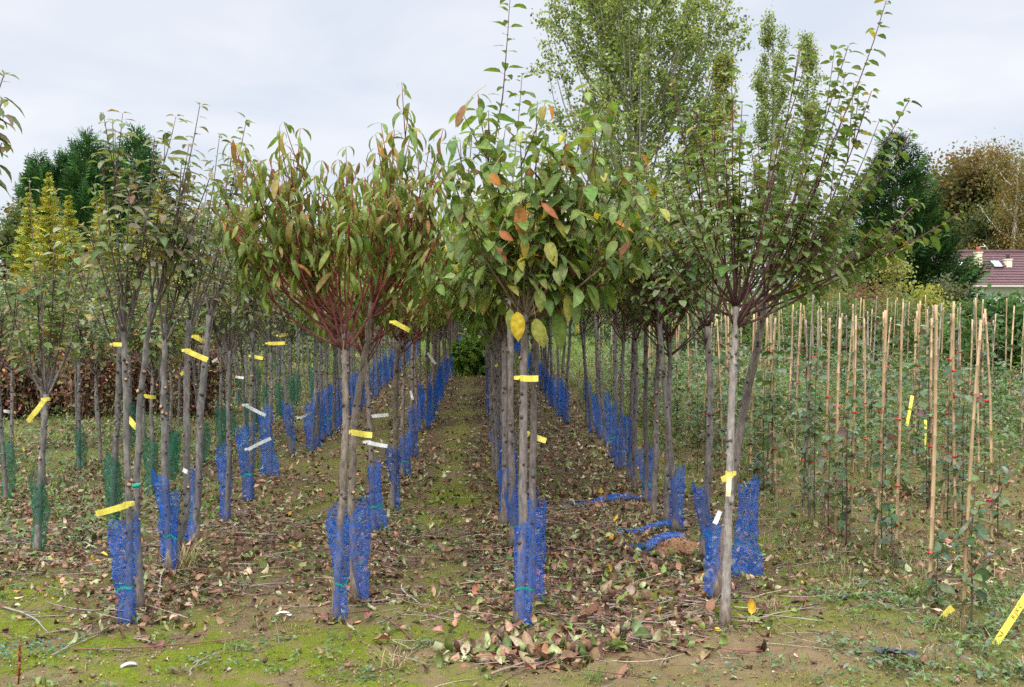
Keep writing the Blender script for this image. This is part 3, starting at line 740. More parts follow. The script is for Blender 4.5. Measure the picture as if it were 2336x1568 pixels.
for row in ('outer', 'outer2'):
    for (x, y, i) in TREES[row]:
        if i > 14: continue
        if row == 'outer2' and i % 2: continue
        add_net(row, x, y, i, i, green=True)

# fallen sleeves lying in the litter
def fallen_net(px, py, seed, length, yaw, rx, ry, label, bend=.06):
    p = ground_at(px, py)
    mb = MB(); net_mesh(mb, rx, ry, length, seed, BLUE)
    V = mb.V
    for i in range(len(V)):
        v = V[i].copy(); t = v[:, 2] - length / 2
        V[i] = np.stack([t, v[:, 0] + bend * np.sin(t / length * 5), v[:, 1] + ry * 1.1 + .02 * np.sin(t * 9)], -1)
    o = mb.build('tree_guard_net', M_NET); o.location = p; o.rotation_euler = (0, 0, yaw)
    tag(o, label, 'tree guard', 'blue net sleeves on the nursery trees')
fallen_net(1370, 1148, 401, .68, .12, .05, .022, 'blue net sleeve lying flat and twisted on the leaf litter, narrow one')
fallen_net(1478, 1222, 402, .52, .1, .05, .026, 'blue net sleeve lying on the ground against the plum tree foot')
fallen_net(1490, 1262, 403, .42, .18, .07, .03, 'crumpled blue net lying beside the brown clod of earth')

# ------------------------------------------------------------------ labels on stems
YEL = (.74, .62, .10); WHT = (.72, .73, .70)
def ribbon(mb, pts, wvec, C, thick=.0012):
    pts = np.asarray(pts, float); k = len(pts)
    T = norm(np.gradient(pts, axis=0)); wv = np.broadcast_to(np.asarray(wvec, float), (k, 3))
    n = norm(np.cross(T, wv)) * thick / 2
    V = np.stack([pts - wv / 2 - n, pts + wv / 2 - n, pts + wv / 2 + n, pts - wv / 2 + n], 1).reshape(-1, 3)
    Q = []
    for i in range(k - 1):
        for e in range(4): Q.append((i * 4 + e, i * 4 + (e + 1) % 4, i * 4 + 4 + (e + 1) % 4, i * 4 + 4 + e))
    Q += [(0, 3, 2, 1), (4 * k - 4, 4 * k - 3, 4 * k - 2, 4 * k - 1)]
    mb.add(V, Q, None, C)
def stem_label(a, b, depth, label, C=YEL, width=.032, sag=.0, wrap=True, sr=.028, group='labels tied round stems'):
    """a plastic strip tied to a stem at one end; a and b are its two ends in the photograph"""
    A = at(a[0], a[1], depth - .035); B = at(b[0], b[1], depth - .045)
    mb = MB()
    d = B - A; ln = np.linalg.norm(d)
    w_ = norm(np.cross(d, [0, 1.0, 0])) * width
    if w_[2] < 0: w_ = -w_
    t = np.linspace(0, 1, 9)[:, None]
    pts = A + d * t + np.array([0, 0, -sag * .4]) * np.sin(t * math.pi) + np.array([0, .003, 0]) * np.sin(t * 6)
    loc = A.copy(); rl = np.random.default_rng(int(abs(a[0] * 7 + a[1])))
    pts[:, 2] -= (t[:, 0] ** 2) * ln * rl.uniform(-.02, .12)
    tw = rl.normal(0, .35)
    wv_ = w_[None] * np.cos(tw * t) + np.array([0, width, 0])[None] * np.sin(tw * t)
    dirt = np.array(C)[None] * rl.uniform(.72, 1.05, (9, 1)).repeat(4, 0)
    ribbon(mb, pts - loc, wv_, dirt)
    if wrap:
        an = np.linspace(-1.4, 4.6, 12)
        ring = np.stack([-.0 + sr * np.cos(an) , .035 + sr * np.sin(an) , 0 * an], -1)
        ring = ring - ring[0]
        ribbon(mb, ring, np.array([0, 0, width * .55]), C)
    o = mb.build('plant_label', M_TAG, None, False); o.location = loc
    return tag(o, label, 'plant label', group)
LB = [
 ((292, 1152), (219, 1172), 5.5, 'long yellow label stretched left from the front blue net', YEL),
 ((258, 786), (288, 784), 8.0, 'yellow label wrapped below the fork of the green netted tree', YEL),
 ((102, 912), (64, 960), 7.0, 'yellow label hanging slanted from the low vase shaped tree', YEL),
 ((292, 954), (312, 975), 6.2, 'small yellow label slanting between two left stems', YEL),
 ((424, 800), (474, 820), 6.6, 'large yellow label tilted across two left stems', YEL),
 ((443, 768), (466, 777), 7.2, 'short yellow label just above the tilted large one', YEL),
 ((802, 987), (849, 990), 5.75, 'yellow label bound across the stems of the front peach tree', YEL),
 ((1187, 863), (1228, 863), 5.45, 'yellow label wrapped round both middle cherry stems', YEL),
 ((1205, 990), (1246, 1006), 5.9, 'thin yellow label seen edge on by the cherry stems', YEL),
 ((1672, 1082), (1646, 1092), 5.4, 'yellow label folded over the front plum stem', YEL),
 ((1664, 1088), (1661, 1132), 5.38, 'pale label hanging straight down the front plum stem', (.72, .68, .42)),
 ((1643, 1166), (1630, 1196), 5.6, 'small dirty white label hanging in the plum tree net', WHT),
 ((849, 950), (886, 944), 8.0, 'white label sticking out right above the curled white one', WHT),
 ((838, 1010), (884, 1017), 7.2, 'curled white label on the second netted peach stem', WHT),
 ((560, 925), (606, 948), 8.3, 'white label slanting down in the left apple row', WHT),
 ((566, 1026), (618, 994), 8.4, 'white strip slanting up over the left blue nets', WHT),
 ((683, 954), (711, 940), 11.0, 'white strip lying on the blue nets further back', WHT),
 ((936, 892), (942, 912), 11.5, 'small white label on a blue net in the peach row', WHT),
 ((975, 805), (994, 830), 11.0, 'thin pale label hanging right of the peach stems', WHT),
 ((325, 903), (356, 906), 9.0, 'thin yellow label stretched flat in the outer left row', YEL),
 ((612, 784), (650, 782), 10.0, 'yellow label bridging two stems left of the peach trees', YEL),
 ((636, 766), (658, 762), 11.0, 'yellow label just above the one bridging two stems', YEL),
 ((574, 813), (600, 816), 9.8, 'yellow label crossing one stem in the left apple row', YEL),
 ((537, 860), (556, 861), 11.0, 'small white label among the outer left stems', WHT),
 ((484, 826), (496, 818), 12.0, 'tiny white label between dark left stems', WHT),
 ((366, 800), (380, 804), 9.5, 'small yellow label on a slim outer left stem', YEL),
 ((412, 855), (424, 845), 9.0, 'small yellow label beside a bent left stem', YEL),
 ((898, 735), (934, 750), 7.4, 'yellow label up among the peach twigs', YEL),
 ((1318, 738), (1316, 758), 8.5, 'yellow label hanging below the cherry leaves', YEL),
 ((1131, 830), (1135, 836), 9.5, 'tiny yellow label left of the cherry stems', YEL),
 ((8, 938), (22, 938), 9.0, 'white label knot at the far left border', WHT),
 ((1046, 760), (1060, 762), 28.0, 'far yellow label at the end of the peach row', YEL),
 ((417, 1072), (428, 1076), 6.6, 'white label on the bent foot apple tree net', WHT),
 ((600, 1160), (606, 1166), 7.6, 'tiny white label by the left nets', WHT),
][:33]
for a, b2, d, lab, c in LB:
    stem_label(a, b2, d, lab, c, width=.032 if c is YEL else .026, sag=.006, wrap=(abs(a[0] - b2[0]) > 20))
# green ties on two stems
for (px, py, d, lab) in ((310, 1108, 5.75, 'green tie on the bare second apple stem above the net'), ):
    p = at(px, py, d); mb = MB(); an = np.linspace(0, 2 * math.pi, 20)
    ribbon(mb, np.stack([.024 * np.cos(an), .024 * np.sin(an), 0 * an], -1), np.array([0, 0, .018]), TIE, .002)
    o = mb.build('stem_tie', M_TAG); o.location = p; tag(o, lab, 'plant tie')

# stakes and big lettered label at the right
def stake_label(a, b, depth, width, label, C=(.80, .62, .10), text=None, back=.06):
    A = at(a[0], a[1], depth); B = at(b[0], b[1], depth + back)
    d = B - A; ln = np.linalg.norm(d); ux = d / ln
    nrm = norm(np.array([0, -1.0, .12]) - ux * np.dot([0, -1.0, .12], ux)); uy = np.cross(nrm, ux)
    mb = MB(); t = np.linspace(0, 1, 12)
    pts = np.stack([t * ln, 0 * t, .008 * np.sin(t * 3)], -1)
    ribbon(mb, pts, np.array([0, width, 0]), np.array(C), .0018)
    root = mb.build('plant_label', M_TAG, None, False)
    M = Matrix(((ux[0], uy[0], nrm[0], A[0]), (ux[1], uy[1], nrm[1], A[1]), (ux[2], uy[2], nrm[2], A[2]), (0, 0, 0, 1)))
    root.matrix_world = M
    tag(root, label, 'plant label', 'labels among the canes')
    if text:
        cu = bpy.data.curves.new('lettering', 'FONT'); cu.body = text; cu.size = width * .82; cu.extrude = .0004; cu.align_y = 'CENTER'; cu.shear = .25; cu.offset = -.0006
        mi = bpy.data.materials.new('ink_black'); mi.use_nodes = True
        mi.node_tree.nodes['Principled BSDF'].inputs['Base Color'].default_value = (.02, .018, .015, 1)
        cu.materials.append(mi)
        tmp = link('lettering_curve', cu); me_ = bpy.data.meshes.new_from_object(tmp.evaluated_get(bpy.context.evaluated_depsgraph_get())); bpy.data.objects.remove(tmp); me_.materials.clear(); me_.materials.append(mi)
        to = link('lettering', me_, root); to.location = (ln * .36, .0, .0105)
    return root
stake_label((2254, 1496), (2400, 1262), 5.06, .037, 'long yellow label leaning in the grass with black handwriting', text='R JX C .')
stake_label((2068, 972), (2081, 903), 10.5, .034, 'yellow stake label standing tilted between the canes', C=(.78, .68, .10))
stake_label((2112, 1030), (2111, 958), 9.0, .028, 'narrow yellow label upright beside a cane pair', C=(.78, .68, .10))
# folded dirty label
p = ground_at(2143, 1450)
mb = MB(); t = np.linspace(0, 1, 10)
pts = np.stack([t * .085, 0 * t + .03 * t, .016 + .075 * t - .05 * np.maximum(t - .75, 0)], -1)
cc = np.array([.6, .5, .08])[None] * np.where(np.repeat(t, 4) < .3, .55, 1)[:, None]
ribbon(mb, pts, np.array([-.022, 0, .028]), cc, .003)
o = mb.build('plant_label', M_TAG, None, False); o.location = p; tag(o, 'short curled muddy yellow label lying by the front cane', 'plant label', 'labels among the canes')
# fallen white scrap and offcut
for (px, py, ln, yaw, C, lab, nm) in ((630, 1407, .09, -.3, WHT, 'white scrap of label lying left of the front peach tree', 'plant_label'), (275, 1529, .075, .5, (.42, .40, .37), 'grey wooden chip lying on the moss', 'wood_chip'),
                                  (1195, 962, .25, .0, (.03, .08, .3), 'x', None)):
    if nm is None: continue
    p = ground_at(px, py); mb = MB(); t = np.linspace(0, 1, 7)
    pts = np.stack([t * ln * math.cos(yaw), t * ln * math.sin(yaw), .014 + .012 * np.sin(t * 3.1)], -1)
    ribbon(mb, pts, np.array([-math.sin(yaw), math.cos(yaw), .3]) * .02, C, .004)
    o = mb.build(nm, M_TAG); o.location = p; tag(o, lab, 'label' if nm == 'plant_label' else 'wood chip')
# black plastic scrap
p = ground_at(2045, 1522); mb = MB()
a, b2 = np.meshgrid(np.linspace(-1, 1, 16), np.linspace(-1, 1, 9))
zz_ = .02 + .028 * vnoise(a * 3 + 9, b2 * 3 + 2) + .016 * vnoise(a * 7, b2 * 7)
e = .75 + .5 * vnoise(a * 2 + 3, b2 * 2)
I = np.arange(8)[:, None] * 16 + np.arange(15)[None]
mb.add(np.stack([a * .085 * e, b2 * .035 * e, zz_], -1), np.stack([I, I + 1, I + 17, I + 16], -1).reshape(-1, 4), None, (.018, .02, .026))
M_BLK = mat_col('black_plastic', rough=.35, spec=.5, nscale=40, stretch=(1, 1, 1), amp=.4, bump=.4)
o = mb.build('plastic_scrap', M_BLK); o.location = p; o.rotation_euler = (0, 0, -.2)
tag(o, 'crumpled black plastic scrap lying in the weeds', 'plastic scrap')
# clod of brown earth and fibre by the fallen nets
p = ground_at(1545, 1272); mb = MB()
a, b2 = np.meshgrid(np.linspace(-1, 1, 40), np.linspace(-1, 1, 30)); rr_ = np.clip(1 - a * a - b2 * b2, 0, 1)
zz_ = rr_ ** .6 * (.05 + .06 * vnoise(a * 4, b2 * 4) + .03 * vnoise(a * 12, b2 * 12)) - .01
I = np.arange(29)[:, None] * 40 + np.arange(39)[None]
mb.add(np.stack([a * .17, b2 * .13, zz_], -1), np.stack([I, I + 1, I + 41, I + 40], -1).reshape(-1, 4), None, (.24, .13, .065))
n = 500; q = rng.uniform(-1, 1, (n, 2)); q = q[(q ** 2).sum(1) < .9]; n = len(q)
leaves(mb, np.stack([q[:, 0] * .16, q[:, 1] * .12, .085 * (1 - (q ** 2).sum(1)) ** .6], -1), rng.normal(0, 1, (n, 3)) * [1, 1, .35], np.tile([0, 0, 1.], (n, 1)) + rng.normal(0, .3, (n, 3)), rng.uniform(.02, .06, n), rng.uniform(.002, .012, n), .3, .2, palette([(.32, .18, .09, 2), (.22, .11, .05, 2), (.4, .25, .14, 1)], n), 'low')
o = mb.build('earth_clod', M_SOIL); o.location = p; tag(o, 'reddish brown clod of earth and roots beside fallen net', 'earth clod')

# ------------------------------------------------------------------ bamboo canes with young trees
def cane_mesh(seed, h):
    r = np.random.default_rng(seed); mb = MB()
    zs = [-.05]; rad = []; z = -.05
    R0 = r.uniform(.0100, .0130)
    pts = []; rd = []; cs = []
    base = np.array([.45, .31, .175]) * r.uniform(.8, 1.1) if r.random() < .66 else np.array([.29, .25, .205]) * r.uniform(.75, 1.1)
    z = 0; pts.append((0, 0, -.05)); rd.append(R0); cs.append(base * .6)
    bx, by = r.normal(0, .008, 2)
    while z < h:
        step = r.uniform(.12, .2)
        f = z / h; rr = R0 * (1 - .28 * f)
        off = (bx * math.sin(f * 3), by * math.sin(f * 3))
        for dz, m, cm in ((.002, 1, .95), (step - .014, .97, 1.05), (step - .007, 1.2, .7), (step - .001, 1.02, .85)):
            if z + dz > h: break
            pts.append((off[0], off[1], z + dz)); rd.append(rr * m); cs.append(base * cm * r.uniform(.92, 1.08) * (.75 if z < .12 else 1))
        z += step
    pts.append((off[0], off[1], h)); rd.append(R0 * .7); cs.append(base * 1.1)
    tube(mb, pts, rd, 7, np.array(cs))
    return mb.mesh('bamboo_cane', M_CANE)
CANES = [cane_mesh(500 + i, 1.66 + .03 * (i % 5 - 2)) for i in range(14)]
mb = MB(); an = np.linspace(0, 2 * math.pi, 14)
ribbon(mb, np.stack([.016 * np.cos(an) + .004, .016 * np.sin(an), 0 * an], -1), np.array([0, 0, .012]), (.55, .025, .02), .002)
tube(mb, [(.02, 0, 0), (.03, -.005, .004), (.037, -.002, -.004)], [.004, .003, .002], 5, (.5, .02, .02))
TIEM = mb.mesh('tie', M_TAG)
def sapling_mesh(seed, h, n, small=False):
    r = np.random.default_rng(seed); sm, lm = MB(), MB()
    pts = np.array([[0, 0, -.02], [.006, .004, h * .3], [-.004, .006, h * .65], [.008, -.006, h]])
    pts = np.stack([np.interp(np.linspace(0, 3, 10), range(4), pts[:, i]) for i in range(3)], -1)
    tube(sm, pts, np.linspace(.006, .0018, 10), 5, (.12, .075, .06))
    s = np.sort(r.uniform(.12, 1, n)); s[-3:] = 1
    P = np.stack([np.interp(s, np.linspace(0, 1, 10), pts[:, i]) for i in range(3)], -1)
    az = np.arange(n) * 2.4 + r.uniform(0, .6, n)
    D = np.stack([np.cos(az), np.sin(az), r.uniform(-.5, .5, n)], -1)
    L = r.uniform(.055, .1, n)
    leaves(lm, P, D, np.tile([0, 0, 1.], (n, 1)) + r.normal(0, .4, (n, 3)), L, L * .62, r.uniform(.2, 1, n), .3,
           palette([(.05, .09, .035, 4), (.075, .11, .05, 3), (.12, .15, .09, 1.5), (.09, .12, .04, 1), (.1, .06, .05, .6)], n, r=r), 'round', .22)
    for _ in range(3):
        k = r.integers(2, 8); d = rnd_dirs(1, r)[0] * [1, 1, .2] + [0, 0, .7]; q = bez(pts[k], pts[k] + d * .06, pts[k] + d * .14, 4)
        tube(sm, q, [.003, .002, .0018, .001], 4, (.12, .07, .06))
        m = 4; leaves(lm, q[[1, 2, 3, 3]], rnd_dirs(m, r) + [0, 0, .2], rnd_dirs(m, r) * .4 + [0, 0, 1], .05, .03, .5, .3, palette([(.06, .1, .06, 1), (.1, .13, .1, 1)], m, r=r), 'round', .2)
    return sm.mesh('stem', M_TWIG), lm.mesh('foliage', M_LEAF)
SAPS = [sapling_mesh(600, .35, 16), sapling_mesh(601, 1.0, 34), sapling_mesh(602, 1.35, 60), sapling_mesh(603, 1.2, 48), sapling_mesh(604, 1.5, 70), sapling_mesh(605, .75, 30)]
CROW = ['nearest', 'second', 'third', 'fourth', 'fifth', 'outermost']
def cane(ri, i, x, y, lean=None, sap=None, hscale=1.0):
    r = np.random.default_rng(int(y * 1000) + ri * 77)
    z = float(gz(x, y))
    o = link('bamboo_cane', CANES[int(r.integers(0, 14))])
    o.location = (x, y, z); le = lean or (r.normal(0, .03), r.normal(.012, .03))
    o.rotation_euler = (le[0], le[1], r.uniform(0, 6.28)); o.rotation_mode = 'ZXY'
    sc = hscale * r.uniform(.9, 1.07); o.scale = (1, 1, sc)
    tag(o, '%s bamboo cane from the front in the %s cane row right of the trees' % (ordinal(i), CROW[ri]), 'bamboo cane', 'bamboo canes in the nursery bed')
    nt_ = (3 if i % 3 else 2) if y < 9 else (2 if y < 14 else 0)
    hts = r.permutation([.28, .42, .55, .8, 1.0, 1.2])[:nt_]
    if ri == 0 and i < 2: hts = [.28]
    for hh in hts:
        t = link('tie', TIEM, o); t.location = (0, 0, float(hh)); t.rotation_euler = (0, 0, r.uniform(2.5, 5.5))
    k = sap if sap is not None else int(r.integers(1, 6))
    s = thing('young_tree', 'slim young tree tied to the %s cane of the %s cane row' % (ordinal(i), CROW[ri]), 'young tree', (x + .035 * (1 if r.random() < .6 else -1), y - .02, z), 'young trees tied to canes', (0, 0, r.uniform(0, 6.28)))
    link('stem', SAPS[k][0], s); link('foliage', SAPS[k][1], s)
row0 = [(2196, 1452), (2120, 1396), (2042, 1310), (1997, 1288), (1939, 1257), (1906, 1234), (1877, 1213), (1846, 1192), (1832, 1166)]
leans = [(0, .045), (0, .005), (0, .01), (0, .025), (0, .012), (0, .01), (0, .02), (0, .01), (0, 0)]
for i, (px, py) in enumerate(row0):
    p = ground_at(px, py); cane(0, i, p[0], p[1], leans[i], [5, 0, 0, 1, 1, 5, 1, 2, 3][i], 1.03)
y = 8.85; i = 9
while y < 22:
    cane(0, i, CANE_X[0] + rng.normal(0, .1), y); y += .34 * rng.uniform(.8, 1.25) * (1 if y < 14 else 1.5); i += 1
for ri, y0 in ((1, 7.35), (2, 9.3), (3, 11.3), (4, 13.2), (5, 15.5)):
    y = y0; i = 0
    while y < 22:
        cane(ri, i, CANE_X[ri] + rng.normal(0, .13), y); y += .39 * rng.uniform(.8, 1.25) * (1 if y < 14 else 1.5); i += 1

# ------------------------------------------------------------------ litter, twigs, weeds, grass
LIT = [(.15, .085, .05, 4), (.20, .125, .075, 3), (.09, .05, .033, 4), (.32, .24, .16, 1.2), (.24, .13, .08, 1.8), (.09, .12, .03, 2), (.22, .24, .12, 1.6), (.13, .16, .045, 1.8), (.36, .23, .03, .2), (.06, .09, .025, 1.5)]
def scatter(n, x0, x1, y0, y1, dens, power=1.0):
    out = np.zeros((0, 2))
    while len(out) < n:
        q = np.stack([rng.uniform(x0, x1, n * 2), y0 + (y1 - y0) * rng.random(n * 2) ** power], -1)
        q = q[np.abs(q[:, 0] - .03 * q[:, 1]) < .56 * q[:, 1] + .6]
        k = rng.random(len(q)) * 1.6 < dens(q[:, 0], q[:, 1])
        out = np.concatenate([out, q[k]])
    return out[:n]
def litter(mb, q, Lr, prof, wave=.3):
    n = len(q); P = np.stack([q[:, 0], q[:, 1], gz(q[:, 0], q[:, 1]) + rng.uniform(-.008, .024, n)], -1)
    a = rng.uniform(0, 6.28, n); D = np.stack([np.cos(a), np.sin(a), rng.normal(.08, .3, n)], -1)
    Nn = np.stack([rng.normal(0, .32, n), rng.normal(0, .32, n), np.where(rng.random(n) < .65, 1., -1.)], -1)
    L = rng.uniform(*Lr, n)
    leaves(mb, P, D, Nn, L, L * rng.uniform(.3, .62, n), rng.normal(.2, 1.7, n), rng.normal(.25, .5, n), palette(LIT, n, .2), prof, .14 if prof == 'oval' else 0, np.array([.15, .08, .045]), np.where(rng.random(n) < .3, .7, 0), wave=wave, side=.15)
mb = MB()
litter(mb, scatter(18500, -4.2, 4.6, 4.4, 9.5, litter_density), (.022, .078), 'oval')
q = scatter(1150, .05, 1.9, 5.05, 7.5, lambda x, y: np.exp(-((x - .8) / .5) ** 2) + .1)
litter(mb, q, (.045, .105), 'oval')
# the raked heap of leaves at the front
q = np.stack([rng.normal(.22, .19, 330), rng.normal(5.0, .11, 330)], -1); litter(mb, q, (.06, .12), 'oval')
litter(mb, scatter(46000, -9, 8, 9.0, 34, lambda x, y: litter_density(x, y) * .9, 1.5), (.035, .095), 'low', wave=.2)
for row in TREES:
    for (x, y, i) in TREES[row]:
        if y < 15:
            m = 26 if y < 8 else 14
            litter(mb, np.stack([x + rng.normal(0, .075, m), y - .02 + rng.normal(0, .07, m)], -1), (.03, .08), 'oval' if y < 8 else 'low')
tag(mb.build('leaf_litter', M_DRY), 'brown tan and green fallen leaves strewn over the ground', 'leaf litter', kind='stuff')
mb = MB()
q = np.concatenate([scatter(1700, -4, 3.2, 4.5, 9, lambda x, y: litter_density(x, y) + .05), np.stack([rng.normal(.85, .45, 260), rng.normal(5.6, .35, 260)], -1), np.stack([rng.normal(.25, .2, 45), rng.normal(4.98, .08, 45)], -1)])
for x, y in q:
    ln = rng.uniform(.08, .42); a = rng.normal(0, .7) + (math.pi if rng.random() < .5 else 0); z = float(gz(x, y)) + rng.uniform(.006, .03)
    d = np.array([math.cos(a), math.sin(a), rng.normal(0, .06)]); s_ = np.array([-d[1], d[0], 0]) * rng.normal(0, .06)
    p0 = np.array([x, y, z])
    tube(mb, bez(p0, p0 + d * ln * .5 + s_ * ln * 3, p0 + d * ln, 5), np.linspace(rng.uniform(.0018, .0042), .0012, 5), 4, palette([(.13, .085, .065, 3), (.2, .16, .13, 2), (.15, .06, .05, 1.5), (.3, .25, .2, 1)], 1)[0])
tag(mb.build('twig_litter', M_TWIG), 'short dry twigs scattered among the fallen leaves', 'twigs', kind='stuff')
# crumbs and pebbles on the bare soil
mb = MB()
q = scatter(4200, -3.6, 3.4, 4.45, 7.2, lambda x, y: np.clip(1.1 - litter_density(x, y), .1, 1) * (.3 + vnoise(x * 2, y * 2)))
n = len(q); sz = rng.uniform(.003, .009, n) * np.where(rng.random(n) < .06, 1.9, 1)
oct_ = np.array([(1, 0, 0), (-1, 0, 0), (0, 1, 0), (0, -1, 0), (0, 0, 1), (0, 0, -1)], float)
V = np.stack([q[:, 0], q[:, 1], gz(q[:, 0], q[:, 1]) + .006], -1)[:, None] + oct_[None] * sz[:, None, None] * rng.uniform(.6, 1.3, (n, 6, 1))
T_ = np.array([(0, 2, 4), (2, 1, 4), (1, 3, 4), (3, 0, 4), (2, 0, 5), (1, 2, 5), (3, 1, 5), (0, 3, 5)])
mb.add(V.reshape(-1, 3), None, (T_[None] + np.arange(n)[:, None, None] * 6).reshape(-1, 3), np.repeat(palette([(.2, .14, .085, 4), (.14, .095, .06, 3), (.3, .24, .17, .8)], n), 6, 0))
tag(mb.build('soil_crumbs', M_SOIL), 'small earth crumbs and pebbles on the trodden soil', 'soil crumbs', kind='stuff')
# single fallen branches
BR = [((10, 1385), (95, 1445), .006, (.25, .22, .2), 'bleached stick lying at the lower left border'), ((118, 1500), (215, 1425), .005, (.24, .2, .17), 'grey curved stick on the moss in the left corner'),
      ((170, 1487), (600, 1462), .005, (.17, .07, .06), 'long dark red branch lying along the mossy foreground'), ((365, 1370), (408, 1280), .005, (.22, .2, .18), 'thin grey stick leaning by the second blue net'),
      ((430, 1556), (466, 1508), .005, (.22, .17, .13), 'short crooked brown stick on the moss'), ((920, 1340), (965, 1390), .005, (.32, .29, .25), 'pale stick slanting right of the front peach net'),
      ((1120, 1562), (1330, 1498), .007, (.22, .15, .12), 'thick brown stick across the raked leaf heap'), ((1215, 1540), (1345, 1500), .006, (.2, .1, .09), 'reddish stick lying over the raked leaf heap'),
      ((1430, 1360), (1515, 1330), .005, (.25, .2, .18), 'forked grey twig between the middle rows'), ((1500, 1395), (1640, 1372), .006, (.22, .18, .16), 'grey stick lying before the plum tree foot'),
      ((1735, 1430), (1850, 1413), .005, (.26, .21, .17), 'curved stick on bare earth right of the plum tree'), ((880, 1425), (935, 1480), .0055, (.17, .07, .06), 'dark red stick slanting behind the dry tuft'),
      ((0, 1235), (150, 1252), .006, (.2, .17, .15), 'grey branch on the ground under the left forked tree'), ((1150, 1190), (905, 1262), .005, (.15, .07, .06), 'red brown branch lying between the two net rows')]
for (a, b2, rr, c, lab) in BR:
    A = ground_at(*a); B = ground_at(*b2); mb = MB(); n = 9
    d = B - A; t = np.linspace(0, 1, n)[:, None]; s_ = np.cross(norm(d), [0, 0, 1.])
    pts = d * t + s_ * (.05 * np.linalg.norm(d) * np.sin(t * math.pi) * rng.choice([-1, 1])) + np.cumsum(rng.normal(0, .006, (n, 3)), 0) * [1, 1, .2] + [0, 0, rr + .018]
    tube(mb, pts, np.linspace(rr, rr * .4, n), 6, np.array(c))
    for _ in range(3):
        k = rng.integers(2, n - 1); dd = norm(d) + s_ * rng.choice([-1, 1]) * .8; tube(mb, [pts[k], pts[k] + dd * .05, pts[k] + dd * .09 + [0, 0, .01]], [rr * .5, rr * .35, .001], 5, np.array(c))
    o = mb.build('fallen_branch', M_TWIG); o.location = A; tag(o, lab, 'fallen branch', 'single sticks lying on the ground')

def blades(mb, q, h, wd, pal, spread=.5, droop=(.3, 1.4)):
    n = len(q); P = np.stack([q[:, 0], q[:, 1], gz(q[:, 0], q[:, 1]) - .005], -1)
    a = rng.uniform(0, 6.28, n); D = np.stack([np.cos(a) * spread, np.sin(a) * spread, np.ones(n)], -1) * np.array([1, 1, 1]) ; D[:, :2] *= rng.uniform(.2, 1.4, (n, 1))
    Nn = np.stack([-np.cos(a), -np.sin(a), np.full(n, .6)], -1)
    L = rng.uniform(*h, n)
    leaves(mb, P, D, Nn, L, rng.uniform(*wd, n), rng.uniform(*droop, n), .15, palette(pal, n, .2), 'blade', mid=1.0)
def tufts(n, per, x0, x1, y0, y1, dens, sd=.03, power=1):
    c = scatter(n, x0, x1, y0, y1, dens, power); q = np.repeat(c, per, 0); return q + rng.normal(0, sd, q.shape)
GR = [(.07, .12, .02, 3), (.10, .16, .03, 3), (.13, .16, .04, 1), (.2, .17, .08, .7)]
DRYG = [(.3, .22, .13, 2), (.2, .14, .08, 2), (.12, .12, .04, 1)]
mb = MB()
blades(mb, tufts(420, 12, -4.5, 5, 4.5, 9, lambda x, y: .25 + .5 * vnoise(x * 1.3, y * 1.3) + np.clip(x - 1.8, 0, .8)), (.03, .085), (.003, .006), GR)
blades(mb, tufts(1900, 14, 1.8, 10.5, 7.5, 23, lambda x, y: (.06 + np.clip((y - 9.5) / 5, 0, 1)) * (.15 + vnoise(x * 1.3, y * 1.3) ** 2 * 1.6), .07, 1.0), (.1, .42), (.006, .012), [(.055, .10, .018, 3), (.08, .13, .025, 3), (.10, .12, .035, 1.5), (.22, .17, .09, 1.6), (.14, .10, .06, 1)])
blades(mb, tufts(420, 12, -9, -2.2, 8, 26, lambda x, y: .3 + vnoise(x, y), .07, 1.2), (.07, .22), (.005, .012), GR + [(.12, .13, .06, 2)])
blades(mb, tufts(260, 12, 1.9, 3.6, 4.6, 9, lambda x, y: .3 + vnoise(x * 2, y * 2), .04), (.05, .14), (.003, .006), GR + DRYG)
blades(mb, tufts(900, 12, -6, 8, 24, 46, lambda x, y: x * 0 + 1, .2, 1), (.15, .35), (.015, .03), GR)
for row in TREES:
    for (x, y, i) in TREES[row]:
        if y < 12: blades(mb, np.stack([x + rng.normal(0, .07, 16), y + rng.normal(0, .06, 16)], -1), (.03, .10), (.003, .006), GR + DRYG)
tag(mb.build('grass', M_LEAF), 'green and straw coloured grass tufts growing between the rows', 'grass', kind='stuff')
mb = MB()
def weed(mb, q, Lr, pal, up=.4, k=1):
    n = len(q); P = np.stack([q[:, 0], q[:, 1], gz(q[:, 0], q[:, 1]) + rng.uniform(.0, .03 * k, n)], -1)
    a = rng.uniform(0, 6.28, n); D = np.stack([np.cos(a), np.sin(a), rng.uniform(-.05, up * 2, n)], -1)
    L = rng.uniform(*Lr, n)
    leaves(mb, P, D, np.stack([rng.normal(0, .3, n), rng.normal(0, .3, n), np.ones(n)], -1), L, L * rng.uniform(.35, .6, n), rng.uniform(.2, 1.3, n), .25, palette(pal, n, .2), 'low')
WG = [(.06, .11, .03, 3), (.085, .14, .04, 3), (.11, .15, .07, 2), (.10, .13, .09, 1)]
weed(mb, tufts(520, 11, -4.2, 4.4, 4.5, 8.5, lambda x, y: .12 + .6 * (vnoise(x * 1.6 + 4, y * 1.6) > .55), .035), (.015, .04), WG)
weed(mb, tufts(130, 14, 1.7, 3.1, 4.6, 6, lambda x, y: .1 + vnoise(x * 2 + 4, y * 2), .05), (.02, .055), WG, .6, 2)
weed(mb, np.stack([rng.normal(-2.35, .2, 260), rng.normal(5.15, .07, 260)], -1), (.015, .035), [(.06, .14, .09, 1), (.05, .11, .06, 1)])
weed(mb, tufts(800, 12, -8, -2.1, 7.5, 22, lambda x, y: .2 + vnoise(x * .9, y * .9), .09, 1.3), (.03, .08), WG + [(.12, .11, .06, 2)], .8, 5)
